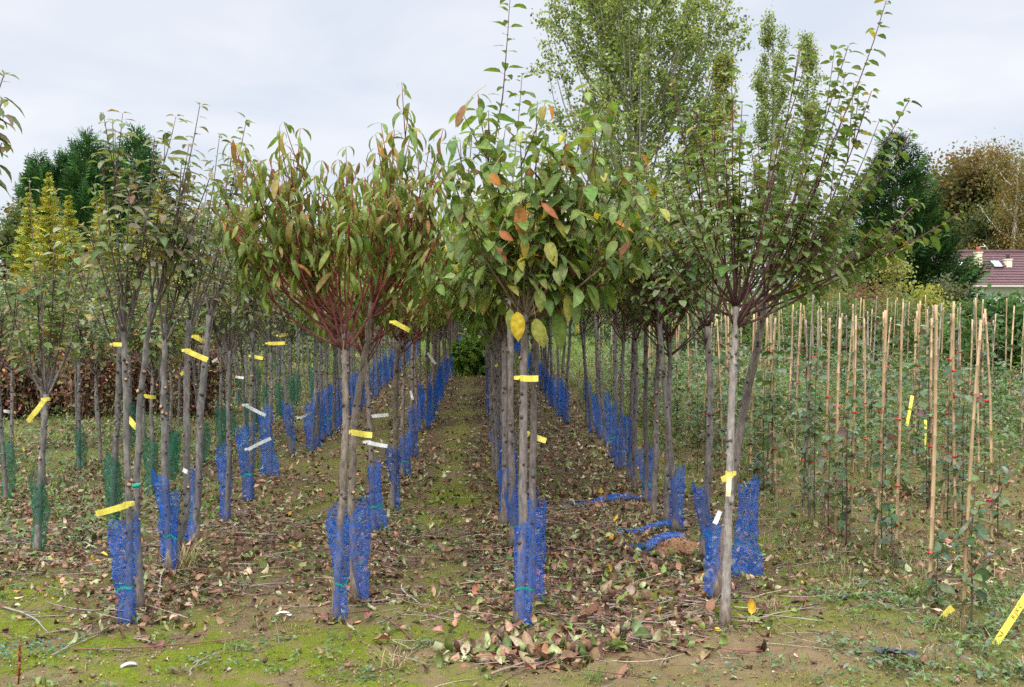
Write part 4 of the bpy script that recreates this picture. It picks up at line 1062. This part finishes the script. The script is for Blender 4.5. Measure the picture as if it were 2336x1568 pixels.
weed(mb, tufts(4200, 14, 2.0, 11, 7.5, 22, lambda x, y: (.15 + np.clip((y - 8.5) / 5, 0, 1)) * (.1 + vnoise(x * .9, y * .9) ** 2 * 1.6), .1, 1.0), (.03, .085), [(.05, .095, .026, 3), (.07, .12, .035, 3), (.09, .125, .06, 2), (.14, .11, .05, 2), (.17, .10, .06, .8)], .8, 24)
tag(mb.build('weed_cover', M_LEAF), 'low green weeds and clover creeping over the soil', 'weeds', kind='stuff')
# moss cushions as soft fine relief
mb = MB()
q = tufts(1500, 16, -3.4, 3.0, 4.5, 7.6, lambda x, y: np.clip(1.2 - litter_density(x, y), 0, 1) * (vnoise(x * 2.1 + 8, y * 2.1) > .45), .028)
bl = np.exp(-(((q[:, 0] - 1.45) / .75) ** 2 + ((q[:, 1] - 5.0) / .42) ** 2)); q = q[rng.random(len(q)) > bl]
blades(mb, q, (.008, .02), (.003, .006), [(.13, .15, .015, 3), (.2, .215, .02, 2), (.09, .10, .02, 2)], .9)
tag(mb.build('moss', M_LEAF), 'yellow green moss carpeting the trodden soil', 'moss', kind='stuff')
# countable dry tufts
for (px, py, n, hh, c, lab, nm) in ((892, 1532, 60, (.06, .2), DRYG, 'straw coloured dry grass tuft in the front middle', 'dry_grass_tuft'), (1768, 1408, 80, (.05, .15), DRYG, 'dry grey tuft right of the front plum stem', 'dry_grass_tuft'),
                                (1722, 1160, 60, (.06, .18), DRYG, 'dry tuft between the plum stems and canes', 'dry_grass_tuft'), (420, 1290, 90, (.15, .4), [(.4, .32, .16, 2), (.16, .16, .05, 2)], 'tall dry grass tuft at the bent apple tree foot', 'dry_grass_tuft'),
                                (2085, 1380, 70, (.08, .2), GR, 'fresh green grass tuft beside the second front cane', 'grass_tuft'), (1352, 1560, 40, (.05, .12), GR, 'bright green grass tuft at the lower border', 'grass_tuft'), (1940, 1385, 60, (.05, .15), GR, 'green grass tuft on the litter before the canes', 'grass_tuft')):
    p = ground_at(px, py); mb = MB(); m = np.tile(p[:2], (n, 1)) + rng.normal(0, .03, (n, 2)); blades(mb, m, hh, (.003, .006), c, .7)
    for i in range(len(mb.V)): mb.V[i] = mb.V[i] - p
    o = mb.build(nm, M_DRY if nm.startswith('dry') else M_LEAF); o.location = p; tag(o, lab, 'grass tuft')
p = ground_at(42, 1560); mb = MB()
tube(mb, [(0, 0, 0), (.008, 0, .08), (.012, 0, .17)], [.004, .003, .001], 5, (.2, .06, .03))
n = 90; zz_ = rng.uniform(.03, .17, n); leaves(mb, np.stack([.01 * zz_ / .17, 0 * zz_, zz_], -1), rnd_dirs(n) + [0, 0, .3], rnd_dirs(n), .014, .010, .3, .2, palette([(.26, .09, .05, 2), (.2, .08, .04, 1)], n), 'low')
o = mb.build('dock_seed_stalk', M_DRY); o.location = p; tag(o, 'rusty red dock seed stalk at the lower left border', 'weed stalk')

# ------------------------------------------------------------------ background trees and shrubs
def spawn(name, label, loc, tm, cm, cmat, group=None, cat='tree', tname='trunk', cname='crown'):
    o = thing(name, label, cat, loc, group)
    if tm is not None and tm.n: tm.build(tname, M_BARK, o)
    cm.build(cname, cmat, o)
    return o
def leaf_cloud(cm, P, L, pal, r, droop=.3, wr=.75, prof='low'):
    n = len(P); D = rnd_dirs(n, r) * [1, 1, .7]; D[:, 2] -= droop
    leaves(cm, P, D, rnd_dirs(n, r) * .8 + [0, -.2, .6], r.uniform(*L, n), r.uniform(*L, n) * wr, .4, .2, palette(pal, n, .2, r), prof, mid=1.0)
def poplar(px, top, Y, wpx, label, seed, nl, pal, ytop=None, zlow=1.5, nlimb=34, lsize=(.10, .17)):
    r = np.random.default_rng(seed)
    b = at(px, 690, Y); b[2] = 0
    H = CAM_H + (690 - top) / FPX * Y; W = wpx / FPX * Y / 2
    tm, cm = MB(), MB()
    tp = np.array([[0, 0, -.1], [r.normal(0, .1), 0, H * .33], [r.normal(0, .15), 0, H * .66], [0, 0, H * .97]])
    tp = np.stack([np.interp(np.linspace(0, 3, 14), range(4), tp[:, i]) for i in range(3)], -1)
    tube(tm, tp, np.linspace(.016 * H, .01, 14), 8, (.30, .27, .23))
    pts_all = []
    for k in range(nlimb):
        t = r.uniform(.06, .92); z0 = H * t
        az = k * 2.4 + r.normal(0, .3)
        prof = min(1, (1 - t) * 2.1) ** .8
        ln = W * prof * r.uniform(.75, 1.15)
        p0 = np.array([0, 0, z0]); d = np.array([math.cos(az), math.sin(az), 0])
        e = p0 + d * ln + np.array([0, 0, max(ln, 1.2) * r.uniform(1.2, 2.4)])
        e[2] = min(e[2], H * .99)
        q = bez(p0, p0 + d * ln * .7 + [0, 0, ln * .4], e, 8)
        tube(tm, q, np.linspace(.006 * H * (1 - t * .7), .012, 8), 5, (.27, .25, .21))
        for s_ in range(9):
            kk = r.uniform(1.5, 7); i0 = int(kk); f = kk - i0; p = q[i0] * (1 - f) + q[min(i0 + 1, 7)] * f
            dd = norm(rnd_dirs(1, r)[0] * .8 + [0, 0, .75] + d * .35); l2 = r.uniform(.15, .36) * max(W, 1.9)
            q2 = np.array([p, p + dd * l2 * .5 + [0, 0, -.03], p + dd * l2])
            tube(tm, q2, [.018, .012, .005], 4, (.25, .22, .18))
            pts_all.append((p, p + dd * l2))
        pts_all.append((q[4], q[7])); pts_all.append((q[6], q[7] + [0, 0, .4]))
    pts_all.append((np.array([0, 0, H * .8]), np.array([0, 0, H]))); pts_all.append((np.array([0, 0, H * .9]), np.array([0, 0, H])))
    sg = np.array([(a, b_) for a, b_ in pts_all])
    i = r.integers(0, len(sg), nl); t = r.uniform(.1, 1.05, (nl, 1))
    P = sg[i, 0] * (1 - t) + sg[i, 1] * t + r.normal(0, .16, (nl, 3)) * (H / 20)
    P = P[P[:, 2] > zlow]
    leaf_cloud(cm, P, lsize, pal, r, .5, .85)
    return spawn('poplar_tree', label, b, tm, cm, M_FAR, 'poplars beyond the nursery')
PG = [(.17, .215, .05, 4), (.20, .245, .06, 4), (.26, .29, .12, 2.2), (.08, .12, .04, 2), (.16, .17, .05, .7)]
poplar(1450, -70, 62, 430, 'broad tall poplar with many pale limbs, its top cut by the border', 71, 42000, PG, nlimb=110, lsize=(.14, .25))
poplar(1648, 135, 58, 110, 'slim poplar turning yellow at its top beside the broad one', 72, 12000, PG + [(.36, .27, .03, 3)], nlimb=26)
poplar(1757, 28, 66, 88, 'taller of the two narrow column poplars', 73, 17000, PG, nlimb=36)
poplar(1836, 85, 67, 62, 'shorter and thinner of the two narrow column poplars', 74, 11000, PG, nlimb=30)

def conifer(px, top, Y, wpx, label, seed, n, pal, name='cypress_tree', tiers=False, up=.9, group=None, sl=(.35, .8), zlow=.2, shape=.75):
    r = np.random.default_rng(seed)
    b = at(px, 690, Y); b[2] = 0
    H = CAM_H + (690 - top) / FPX * Y; W = wpx / FPX * Y / 2
    tm, cm = MB(), MB()
    tube(tm, [(0, 0, -.1), (0, 0, H * .5), (0, 0, H)], [.02 * H, .01 * H, .006], 7, (.14, .10, .07))
    t = 1 - (1 - r.uniform(0, 1, n)) ** .62 if not tiers else r.uniform(.0, 1, n)
    t = np.clip(t, zlow / H, .995)
    az = r.uniform(0, 6.28, n)
    lump = 1 + .22 * np.sin(az * 3 + t * 11 + seed) + .16 * np.sin(az * 5 - t * 23)
    rad = W * np.clip((1 - t) ** shape, 0, 1) * lump * np.where(r.random(n) < .8, r.uniform(.75, 1.05, n), r.uniform(.3, .8, n))
    if tiers:
        lv = np.round(t * H / .17 + .3 * np.sin(az)) * .17 / H; t = np.clip(lv + r.normal(0, .009, n), .02, .995)
        rad = W * (1 - t) ** shape * r.uniform(.15, 1.05, n)
    dr = np.stack([np.cos(az), np.sin(az), np.zeros(n)], -1)
    P = dr * rad[:, None] + np.stack([np.zeros(n), np.zeros(n), t * H], -1)
    k = 9
    L = r.uniform(*sl, n) * (1 - (.75 if tiers else .5) * t)
    D0 = dr * (1 if not tiers else 1.2) + np.array([0, 0, up]) + r.normal(0, .22, (n, 3))
    D0 = norm(D0)
    Sd = norm(np.cross(D0, r.normal(0, 1, (n, 3)) * .4 + [0, 0, 1.] if tiers else np.cross(dr, [0, 0, 1.]) + r.normal(0, .5, (n, 3))))
    Sd = norm(np.cross(D0, dr * .6 + [0, 0, 1.] + r.normal(0, .35, (n, 3))))
    f = np.linspace(0, .8, k)[None, :, None]
    PP = P[:, None] - D0[:, None] * L[:, None, None] * .5 + D0[:, None] * L[:, None, None] * f
    sgn = np.where(np.arange(k) % 2, 1, -1)[None, :, None]
    DD = D0[:, None] * .8 + Sd[:, None] * sgn * .75 + r.normal(0, .15, (n, k, 3)); DD[:, -1] = D0
    LL = (L[:, None] * (.52 - .36 * f[0, :, 0][None])).repeat(1, 0)
    c = palette(pal, n, .22, r)[:, None] * np.ones((1, k, 1))
    leaves(cm, PP.reshape(-1, 3), DD.reshape(-1, 3), (np.cross(Sd, D0)[:, None] + 0 * DD).reshape(-1, 3), LL.reshape(-1), LL.reshape(-1) * .26, .3, .2, c.reshape(-1, 3), 'low', mid=1.0)
    return spawn(name, label, b, tm, cm, M_NEEDLE, group)
DG = [(.026, .062, .018, 4), (.042, .088, .022, 4), (.065, .12, .028, 2), (.014, .042, .014, 2)]
conifer(2040, 292, 40, 355, 'big dark green conifer left of the red roofed house', 81, 5200, DG, 'conifer_tree', sl=(.55, 1.15), up=.75, shape=.62)
CY = [(.03, .08, .022, 4), (.042, .105, .025, 4), (.06, .135, .035, 2)]
for i, (px, top, wd, lab) in enumerate(((92, 352, 150, 'leftmost dark cypress peak'), (155, 345, 150, 'dark cypress second from the left, beside the leftmost peak'), (206, 304, 190, 'dark cypress with blunt peak in the middle of the group'), (318, 294, 180, 'dark cypress with thin bare tip, rightmost of the group'), (262, 340, 170, 'dark cypress between the blunt peak and the thin tipped one'))):
    conifer(px, top, 24 + .5 * (i % 2), wd, lab, 90 + i, 3200, CY, 'cypress_tree', up=1.3, group='dark cypresses on the left', sl=(.4, .85), shape=.42)
GO = [(.46, .41, .07, 4), (.38, .38, .07, 3), (.26, .30, .05, 2)]
for i, (px, top, wd, lab) in enumerate(((116, 400, 200, 'tallest golden conifer with stepped yellow sprays'), (70, 445, 165, 'golden conifer left of the tallest one'), (160, 452, 165, 'golden conifer just right of the tallest one'), (236, 440, 190, 'golden conifer with slim yellow spire nearer the centre'), (366, 415, 190, 'rightmost golden conifer behind the apple stems'), (300, 520, 190, 'low golden conifer between two taller spires'))):
    conifer(px, top, 19.5 + .4 * (i % 3), wd, lab, 110 + i, 2400, GO, 'golden_conifer', tiers=True, up=.32, group='golden conifers on the left', sl=(.26, .5), shape=.85)

def broadleaf(px, top, Y, wpx, label, seed, nl, pal, name='tree', cat='tree', bark=(.2, .17, .14), lsize=(.12, .22), base=.12, limbs=14, droop=.3, group=None, sub=7, topy=None, clump=.38, trunk_r=.016):
    r = np.random.default_rng(seed)
    b = at(px, 690, Y); b[2] = 0
    H = CAM_H + (690 - top) / FPX * Y; W = wpx / FPX * Y / 2
    tm, cm = MB(), MB()
    tube(tm, [(0, 0, -.1), (r.normal(0, .02 * H), 0, H * .3), (r.normal(0, .02 * H), 0, H * .6), (0, 0, H * .86)], [trunk_r * H, trunk_r * .8 * H, trunk_r * .5 * H, .01], 8, bark)
    cl = []
    for k in range(limbs):
        t = base + (.8 - base) * (k + r.uniform(0, 1)) / limbs
        az = k * 2.4 + r.normal(0, .4); d = np.array([math.cos(az), math.sin(az), 0])
        env = math.sin(min(1, (t - base * .4) / (1 - base * .4) * .78 + .22) * math.pi) ** .55
        p0 = np.array([0, 0, H * t]); e = p0 + d * W * env * r.uniform(.75, 1.05) + [0, 0, H * r.uniform(.08, .2)]
        q = bez(p0, p0 + d * W * .4 + [0, 0, H * .02], e, 6); tube(tm, q, np.linspace(trunk_r * .4 * H, .008, 6), 5, bark)
        for _ in range(sub):
            kk = r.integers(1, 6); p = q[kk] + r.normal(0, .12, 3) * [W, W, W * .8] + [0, 0, W * .08]
            tube(tm, [q[kk], (q[kk] + p) / 2 + [0, 0, .03], p], [.006 * H * .4, .004 * H * .4, .004], 4, bark)
            cl.append(p)
    for _ in range(8): cl.append(np.array([r.normal(0, .12 * W), r.normal(0, .12 * W), H * r.uniform(.8, .97)]))
    cl = np.array(cl); nc = len(cl); br = r.uniform(.75, 1.25, nc); rs = r.uniform(.6, 1.3, nc) * W * clump
    i = r.integers(0, nc, nl); P = cl[i] + np.clip(r.normal(0, .5, (nl, 3)), -1.1, 1.1) * rs[i][:, None] * [1, 1, .75]
    if droop > .6: P[:, 2] -= np.abs(r.normal(0, .4, nl)) * rs[i]
    P[:, 2] = np.maximum(P[:, 2], .05)
    c = palette(pal, nc, .25, r)[i] * .6 + palette(pal, nl, .2, r) * .4
    D = rnd_dirs(nl, r); D[:, 2] -= droop
    L = r.uniform(*lsize, nl)
    leaves(cm, P, D, rnd_dirs(nl, r) * .8 + [0, -.2, .6], L, L * .62, .4, .2, c, 'low', mid=1.0)
    return spawn(name, label, b, tm, cm, M_FAR, group, cat, 'trunk' if cat == 'tree' else 'stems', 'crown' if cat == 'tree' else 'foliage')
AUT = [(.085, .09, .025, 3), (.12, .08, .028, 3), (.16, .085, .028, 2), (.055, .07, .022, 3)]
broadleaf(2195, 372, 96, 260, 'rusty brown autumn tree behind the conifer and house', 121, 30000, AUT, lsize=(.28, .5), limbs=22, clump=.5)
broadleaf(2318, 308, 84, 190, 'birch with white limbs and thin orange green autumn leaves', 122, 17000, [(.16, .13, .04, 3), (.22, .13, .04, 2), (.11, .11, .04, 3)], 'birch_tree', bark=(.62, .60, .56), lsize=(.13, .24), droop=1.0, limbs=20)
broadleaf(2420, 360, 92, 240, 'dark olive tree right of the birch behind the roof', 123, 12000, [(.06, .08, .025, 3), (.10, .10, .03, 2)], lsize=(.22, .4))
broadleaf(2262, 470, 88, 200, 'dark green tree rising right behind the house ridge', 124, 14000, [(.045, .065, .022, 3), (.07, .08, .025, 2)], lsize=(.2, .38), base=.03)  # crown leaves drawn from two dark greens
broadleaf(898, 372, 52, 120, 'yellow leaved tree far behind between the row crowns', 125, 2600, [(.30, .22, .04, 3), (.22, .19, .05, 3), (.16, .16, .05, 2)], lsize=(.13, .24))
broadleaf(815, 470, 55, 190, 'olive green tree far behind left of the yellow one', 126, 4000, [(.12, .13, .05, 3), (.16, .15, .06, 2)], lsize=(.14, .26), base=.05)
broadleaf(690, 490, 54, 220, 'grey green tree far behind the peach crowns', 127, 4600, [(.08, .10, .045, 3), (.12, .13, .07, 2)], lsize=(.14, .26), base=.04)
broadleaf(530, 500, 50, 230, 'dull green tree behind the left apple row', 128, 4600, [(.07, .095, .04, 3), (.11, .12, .05, 2)], lsize=(.13, .25), base=.04)
broadleaf(430, 480, 44, 190, 'leafy green tree right of the golden conifers', 129, 4200, [(.06, .10, .035, 3), (.10, .12, .05, 2)], lsize=(.12, .22), base=.03)
broadleaf(28, 455, 21, 105, 'olive green tree at the far left border', 130, 4200, [(.055, .085, .025, 3), (.09, .11, .035, 2), (.14, .13, .04, 1)], lsize=(.06, .11), base=.06)
broadleaf(-40, 500, 24, 130, 'dark green tree beyond the left border', 131, 3500, [(.035, .065, .025, 3), (.06, .09, .03, 2)], lsize=(.07, .12), base=.05)
broadleaf(1900, 470, 34, 120, 'light green young birch in front of the dark conifer', 132, 4200, [(.10, .14, .05, 4), (.14, .17, .07, 2), (.2, .19, .05, .6)], 'birch_tree', lsize=(.07, .13), base=.05, bark=(.3, .26, .2))
broadleaf(1560, 480, 50, 260, 'mid green tree behind the plum crowns under the broad poplar', 133, 6000, PG, lsize=(.12, .22), base=.04)
broadleaf(1760, 500, 46, 200, 'olive green tree below the narrow poplars', 134, 5200, [(.08, .11, .04, 3), (.13, .14, .05, 2), (.2, .18, .04, .6)], lsize=(.11, .2), base=.04)
broadleaf(1250, 560, 54, 260, 'dark green tree behind the middle cherry row', 135, 5200, [(.05, .08, .03, 3), (.08, .11, .04, 2)], lsize=(.14, .26), base=.03)
broadleaf(1050, 580, 56, 240, 'green tree closing the far end of the alley', 136, 5200, [(.06, .10, .03, 3), (.10, .13, .04, 2)], lsize=(.14, .26), base=.03)
SH = 'shrubs behind the cane bed'
def shrub(px, top, Y, wpx, label, seed, nl, pal, name='shrub', lsize=(.06, .11), **k):
    return broadleaf(px, top, Y, wpx, label, seed, nl, pal, name, 'shrub', lsize=lsize, base=.02, limbs=12, clump=.5, trunk_r=.012, **k)
shrub(2285, 690, 17, 210, 'dark green laurel bush with glossy leaves at the right border', 141, 6500, [(.03, .065, .02, 4), (.05, .10, .025, 3), (.08, .14, .04, 1.5)], 'laurel_bush', lsize=(.07, .13))
shrub(2205, 690, 24, 110, 'green bush with a few red leaf spikes below the house', 142, 3600, [(.06, .11, .03, 4), (.09, .14, .03, 2), (.38, .03, .03, .35)], lsize=(.06, .12))
shrub(2105, 660, 23, 130, 'yellow green bush left of the laurel', 143, 4200, [(.22, .22, .04, 4), (.15, .18, .04, 3), (.28, .2, .04, 1)])
shrub(1965, 655, 27, 170, 'rusty red leaved bush behind the tall cane tips', 144, 4800, [(.17, .06, .04, 3), (.11, .08, .03, 2), (.2, .10, .035, 1), (.07, .09, .03, 2)])
shrub(2150, 640, 36, 120, 'grey olive bush under the dark conifer', 145, 4000, [(.08, .09, .04, 3), (.12, .12, .06, 2)], lsize=(.07, .13))
shrub(2385, 655, 33, 130, 'orange brown bush at the right border before the house', 146, 3600, [(.22, .10, .05, 3), (.14, .10, .04, 2)], lsize=(.07, .13))
shrub(1850, 630, 29, 170, 'olive bush with yellow leaves left of the red one', 147, 4600, [(.10, .12, .035, 3), (.16, .15, .04, 2), (.24, .18, .04, .7)])
shrub(2035, 570, 33, 120, 'loose yellow leaved shrub before the dark conifer', 148, 2600, [(.24, .22, .06, 3), (.14, .16, .05, 3)], lsize=(.08, .14))
shrub(1700, 668, 23, 200, 'mid green bush behind the cane rows near the plum stems', 149, 4600, [(.07, .11, .04, 3), (.11, .14, .05, 2)])
shrub(2050, 690, 21, 220, 'low green bramble thicket behind the middle canes', 150, 5200, [(.06, .10, .03, 3), (.10, .14, .04, 2), (.15, .10, .04, .8)])
shrub(1925, 700, 21.5, 220, 'low mixed thicket behind the nearest cane row', 151, 5200, [(.07, .11, .035, 3), (.10, .13, .04, 2), (.18, .16, .05, .8)])
shrub(2190, 735, 19, 120, 'leafy green bush with yellowing leaves beside the laurel', 152, 3800, [(.07, .13, .03, 3), (.2, .2, .04, 1), (.10, .16, .04, 2)])
shrub(1600, 675, 25, 190, 'green bush seen between the plum stems', 156, 4200, [(.06, .10, .035, 3), (.10, .13, .045, 2)], lsize=(.07, .13))
shrub(1800, 690, 22, 230, 'low weedy thicket behind the left end of the cane rows', 157, 5200, [(.07, .12, .03, 3), (.11, .16, .04, 2), (.16, .15, .05, .8)])
shrub(1530, 665, 38, 190, 'green bush far behind the plum row stems', 158, 4200, [(.06, .10, .035, 3), (.09, .13, .045, 2)], lsize=(.08, .15))
shrub(1390, 670, 42, 190, 'green bush far behind between cherry and plum stems', 159, 4200, [(.06, .10, .035, 3), (.09, .13, .045, 2)], lsize=(.09, .16))
shrub(1075, 785, 25, 75, 'lush green weed bush standing in the alley between net rows', 153, 2400, [(.14, .24, .04, 3), (.19, .28, .06, 3), (.09, .16, .03, 1)], lsize=(.12, .26))
shrub(1140, 700, 46, 180, 'hedge bush behind the far end of the cherry row', 154, 3000, [(.05, .085, .03, 1), (.09, .13, .04, 1)], lsize=(.12, .2))
shrub(1000, 690, 45, 180, 'hedge bush behind the far end of the peach row', 155, 3000, [(.05, .085, .03, 1), (.08, .11, .04, 1)], lsize=(.12, .2))
def bramble(px, top, Y, wpx, label, seed):
    r = np.random.default_rng(seed); b = ground_at(px, 690 + CAM_H * FPX / Y); H = CAM_H + (690 - top) / FPX * Y; W = wpx / FPX * Y / 2
    tm, cm = MB(), MB(); P = []
    for _ in range(110):
        a = r.uniform(0, 6.28); s_ = np.array([r.normal(0, .35 * W), r.normal(0, .3 * W), 0]); d = np.array([math.cos(a), math.sin(a), 0])
        e = s_ + d * W * r.uniform(.2, 1) + [0, 0, H * r.uniform(.3, 1.12)]
        q = bez(s_, s_ + d * W * r.uniform(-.5, .8) + [0, 0, H * r.uniform(.5, 1.3)], e + [0, 0, -H * r.uniform(0, .45)], 7); tube(tm, q, np.linspace(.006, .003, 7), 4, palette([(.16, .055, .05, 3), (.2, .12, .09, 2), (.1, .05, .04, 2)], 1, r=r)[0]); P.append(q[1:])
    P = np.concatenate(P); P = np.repeat(P, 4, 0) + r.normal(0, .11, (len(P) * 4, 3)); P[:, 2] = np.maximum(P[:, 2], .03); n = len(P)
    leaves(cm, P, rnd_dirs(n, r), rnd_dirs(n, r) + [0, 0, .5], r.uniform(.05, .09, n), r.uniform(.03, .06, n), .4, .2, palette([(.15, .065, .05, 3), (.18, .10, .06, 2), (.08, .10, .035, 2.5), (.24, .13, .04, .6)], n, r=r), 'low')
    spawn('bramble_bush', label, b, tm, cm, M_DRY, 'red bramble bushes behind the left rows', 'shrub', 'canes', 'foliage')
for i, (px, top, wd, lab) in enumerate(((20, 770, 120, 'red brown bramble bush at the left border'), (115, 740, 130, 'dark red bramble bush behind the vase shaped tree'), (205, 755, 130, 'maroon bramble bush behind the green netted trees'), (320, 765, 140, 'brown bramble bush behind the first apple stems'), (440, 755, 150, 'dim red bramble bush behind the fifth apple stem'))):
    bramble(px, top, 15.5 + .6 * (i % 2), wd, lab, 160 + i)
for i, (px, top, Y, wd, lab) in enumerate(((30, 640, 18.5, 200, 'leafy green hedge bush at the far left border'), (180, 620, 18, 200, 'green hedge bush under the golden conifers'), (330, 640, 19, 190, 'hedge bush right of the golden conifers'), (480, 650, 25, 230, 'hedge bush behind the left apple stems'), (640, 660, 30, 260, 'hedge bush behind the outer rows'), (800, 670, 36, 260, 'hedge bush behind the peach stems'))):
    shrub(px, top, Y, wd, lab, 170 + i, 5200, [(.055, .09, .035, 3), (.08, .105, .045, 2), (.13, .11, .05, 1)], 'hedge_bush', lsize=(.06, .12), group='hedge bushes behind the left rows')

# ------------------------------------------------------------------ house with red brown roof
HY = 70.0
def hp(x, y): return at(x, y, HY)
ex0, ex1 = hp(2150, 655)[0], hp(2560, 655)[0]
ez = hp(2250, 652)[2]; rz_ = hp(2250, 578)[2] + .25
hd = 8.0
house = thing('house', 'low white house with red brown tiled roof and two chimneys', 'house', ((ex0 + ex1) / 2, HY + hd / 2, 0))
hx = (ex1 - ex0) / 2
def mat_roof():
    m, t, o = new_mat('roof_tiles'); nd, lk = t.nodes, t.links
    at_ = nd.new('ShaderNodeTexCoord'); sx = nd.new('ShaderNodeSeparateXYZ'); lk.new(at_.outputs['Object'], sx.inputs[0])
    br = nd.new('ShaderNodeTexBrick'); cbn = nd.new('ShaderNodeCombineXYZ'); lk.new(sx.outputs[0], cbn.inputs[0])
    mm = nd.new('ShaderNodeMath'); mm.operation = 'MULTIPLY'; mm.inputs[1].default_value = 1.7; lk.new(sx.outputs[2], mm.inputs[0]); lk.new(mm.outputs[0], cbn.inputs[1])
    lk.new(cbn.outputs[0], br.inputs['Vector']); br.offset = 0
    br.inputs['Scale'].default_value = 1; br.inputs['Brick Width'].default_value = .3; br.inputs['Row Height'].default_value = .33; br.inputs['Mortar Size'].default_value = .035
    br.inputs['Color1'].default_value = (.125, .043, .045, 1); br.inputs['Color2'].default_value = (.09, .032, .035, 1); br.inputs['Mortar'].default_value = (.07, .03, .03, 1)
    b = nd.new('ShaderNodeBsdfPrincipled'); b.inputs['Roughness'].default_value = .7
    no = nd.new('ShaderNodeTexNoise'); no.inputs['Scale'].default_value = 1.3; lk.new(at_.outputs['Object'], no.inputs['Vector'])
    mx_ = nd.new('ShaderNodeMixRGB'); mx_.blend_type = 'MULTIPLY'; mx_.inputs[0].default_value = .35; lk.new(br.outputs['Color'], mx_.inputs[1]); lk.new(no.outputs['Fac'], mx_.inputs[2])
    lk.new(mx_.outputs[0], b.inputs['Base Color']); lk.new(b.outputs[0], o.inputs[0]); return m
mb = MB(); mb.box((0, .2, ez / 2 - .05), (2 * hx - .6, hd - .9, ez), (.78, .78, .76)); mb.build('wall', M_PLAIN, house, False)
ym = 0.0
mb = MB()
# roof solid with rows of tile steps
th = .14; rows = 13
for sgn in (-1, 1):
    for k in range(rows):
        f0, f1 = k / rows, (k + 1) / rows
        y0, z0 = sgn * (hd / 2) * (1 - f0), ez + (rz_ - ez) * f0; y1, z1 = sgn * (hd / 2) * (1 - f1), ez + (rz_ - ez) * f1
        V = [(-hx, y0, z0 - .05), (hx, y0, z0 - .05), (hx, y1, z1 - .05), (-hx, y1, z1 - .05), (-hx, y0, z0 + .09), (hx, y0, z0 + .09), (hx, y1, z1 + .03), (-hx, y1, z1 + .03)]
        mb.add(V, [(0, 3, 2, 1), (4, 5, 6, 7), (0, 1, 5, 4), (1, 2, 6, 5), (2, 3, 7, 6), (3, 0, 4, 7)], None, (.2, .07, .07))
tube(mb, [(-hx, 0, rz_ + .05), (hx, 0, rz_ + .05)], .13, 8, (.2, .07, .07))
roof = mb.build('roof', mat_roof(), house, False)
mb = MB(); mb.box((0, -hd / 2 - .07, ez - .02), (2 * hx, .12, .12), (.55, .5, .42)); mb.build('gutter', M_PLAIN, house, False)
oc = np.array([(ex0 + ex1) / 2, HY + hd / 2, 0])
def on_roof(px, py):
    d = at(px, py, HY) - np.array([0, 0, CAM_H]); d = d / d[1]
    # intersect ray with front slope: z = ez + (rz-ez) * (y - HY)/(hd/2)
    k = (rz_ - ez) / (hd / 2); yy = (ez - k * HY - CAM_H) / (d[2] - k)
    return np.array([0, 0, CAM_H]) + d * yy - oc
for (px, ytop, ybot, potc, wd) in ((2234, 577, 611, (.35, .10, .06), .36), (2302, 593, 610, (.05, .04, .04), .37)):
    p = on_roof(px, ybot); top = at(px, ytop, HY + p[1] + hd / 2)[2]
    mb = MB(); mb.box((p[0], p[1] + .2, (p[2] - .6 + top) / 2), (wd, .5, top - p[2] + .6), (.80, .72, .52)); mb.box((p[0], p[1] + .2, top + .03), (wd + .08, .58, .07), (.74, .66, .48))
    ch = mb.build('chimney', M_PLAIN, roof, False)
    mb = MB(); q = np.array([p[0], p[1] + .2, top + .06]); tube(mb, [q, q + [0, 0, .2], q + [0, 0, .34], q + [0, 0, .36]], [.14, .12, .14, .1], 10, potc); mb.build('chimney_pot', M_PLAIN, ch)
sl_ = math.atan2(rz_ - ez, hd / 2); ca, sa = math.cos(sl_), math.sin(sl_)
RM = np.array([[1, 0, 0], [0, ca, -sa], [0, sa, ca]])
M_GLASS = mat_col('roof_glass', rough=.08, spec=.8, nscale=3, amp=.05, bump=0)
for (px, py) in ((2272, 606), (2190, 606)):
    p = on_roof(px, py) + RM @ np.array([0, 0, .12])
    mb = MB()
    for (dx, dy, sx_, sy_) in ((-.31, 0, .07, .9), (.31, 0, .07, .9), (0, -.44, .55, .06), (0, .44, .55, .06)):
        mb.box(p + RM @ np.array([dx, dy, 0]), (sx_, sy_, .12), (.07, .075, .08), RM)
    fr = mb.build('skylight', M_PLAIN, roof, False)
    mb = MB(); mb.box(p, (.55, .82, .06), (.72, .76, .8), RM); mb.build('pane', M_GLASS, fr, False)
p = on_roof(2258, 622); mb = MB(); tube(mb, [p - [0, 0, .1], p + [0, 0, .3]], .08, 8, (.14, .07, .07)); tube(mb, [p + [0, 0, .3], p + [0, 0, .38]], [.13, .05], 8, (.05, .04, .04)); mb.build('vent_pipe', M_PLAIN, roof)
mb = MB()
for kx in (-3.5, .5, 4.5):
    mb.box((kx, -hd / 2 + .62, 1.3), (1.3, .06, 1.2), (.06, .07, .09))
for i, kx in enumerate((-3.5, .5, 4.5)):
    mb = MB()
    for (dx, dz, sx_, sz_) in ((-.65, 0, .07, 1.3), (.65, 0, .07, 1.3), (0, .62, 1.23, .07), (0, -.62, 1.23, .07), (0, 0, .06, 1.17)):
        mb.box((kx + dx, -hd / 2 + .62, 1.35 + dz), (sx_, .1, sz_), (.7, .7, .68))
    fr = mb.build('window', M_PLAIN, house, False)
    mb = MB(); mb.box((kx, -hd / 2 + .63, 1.35), (1.2, .03, 1.15), (.08, .09, .11)); mb.build('pane', M_GLASS, fr, False)
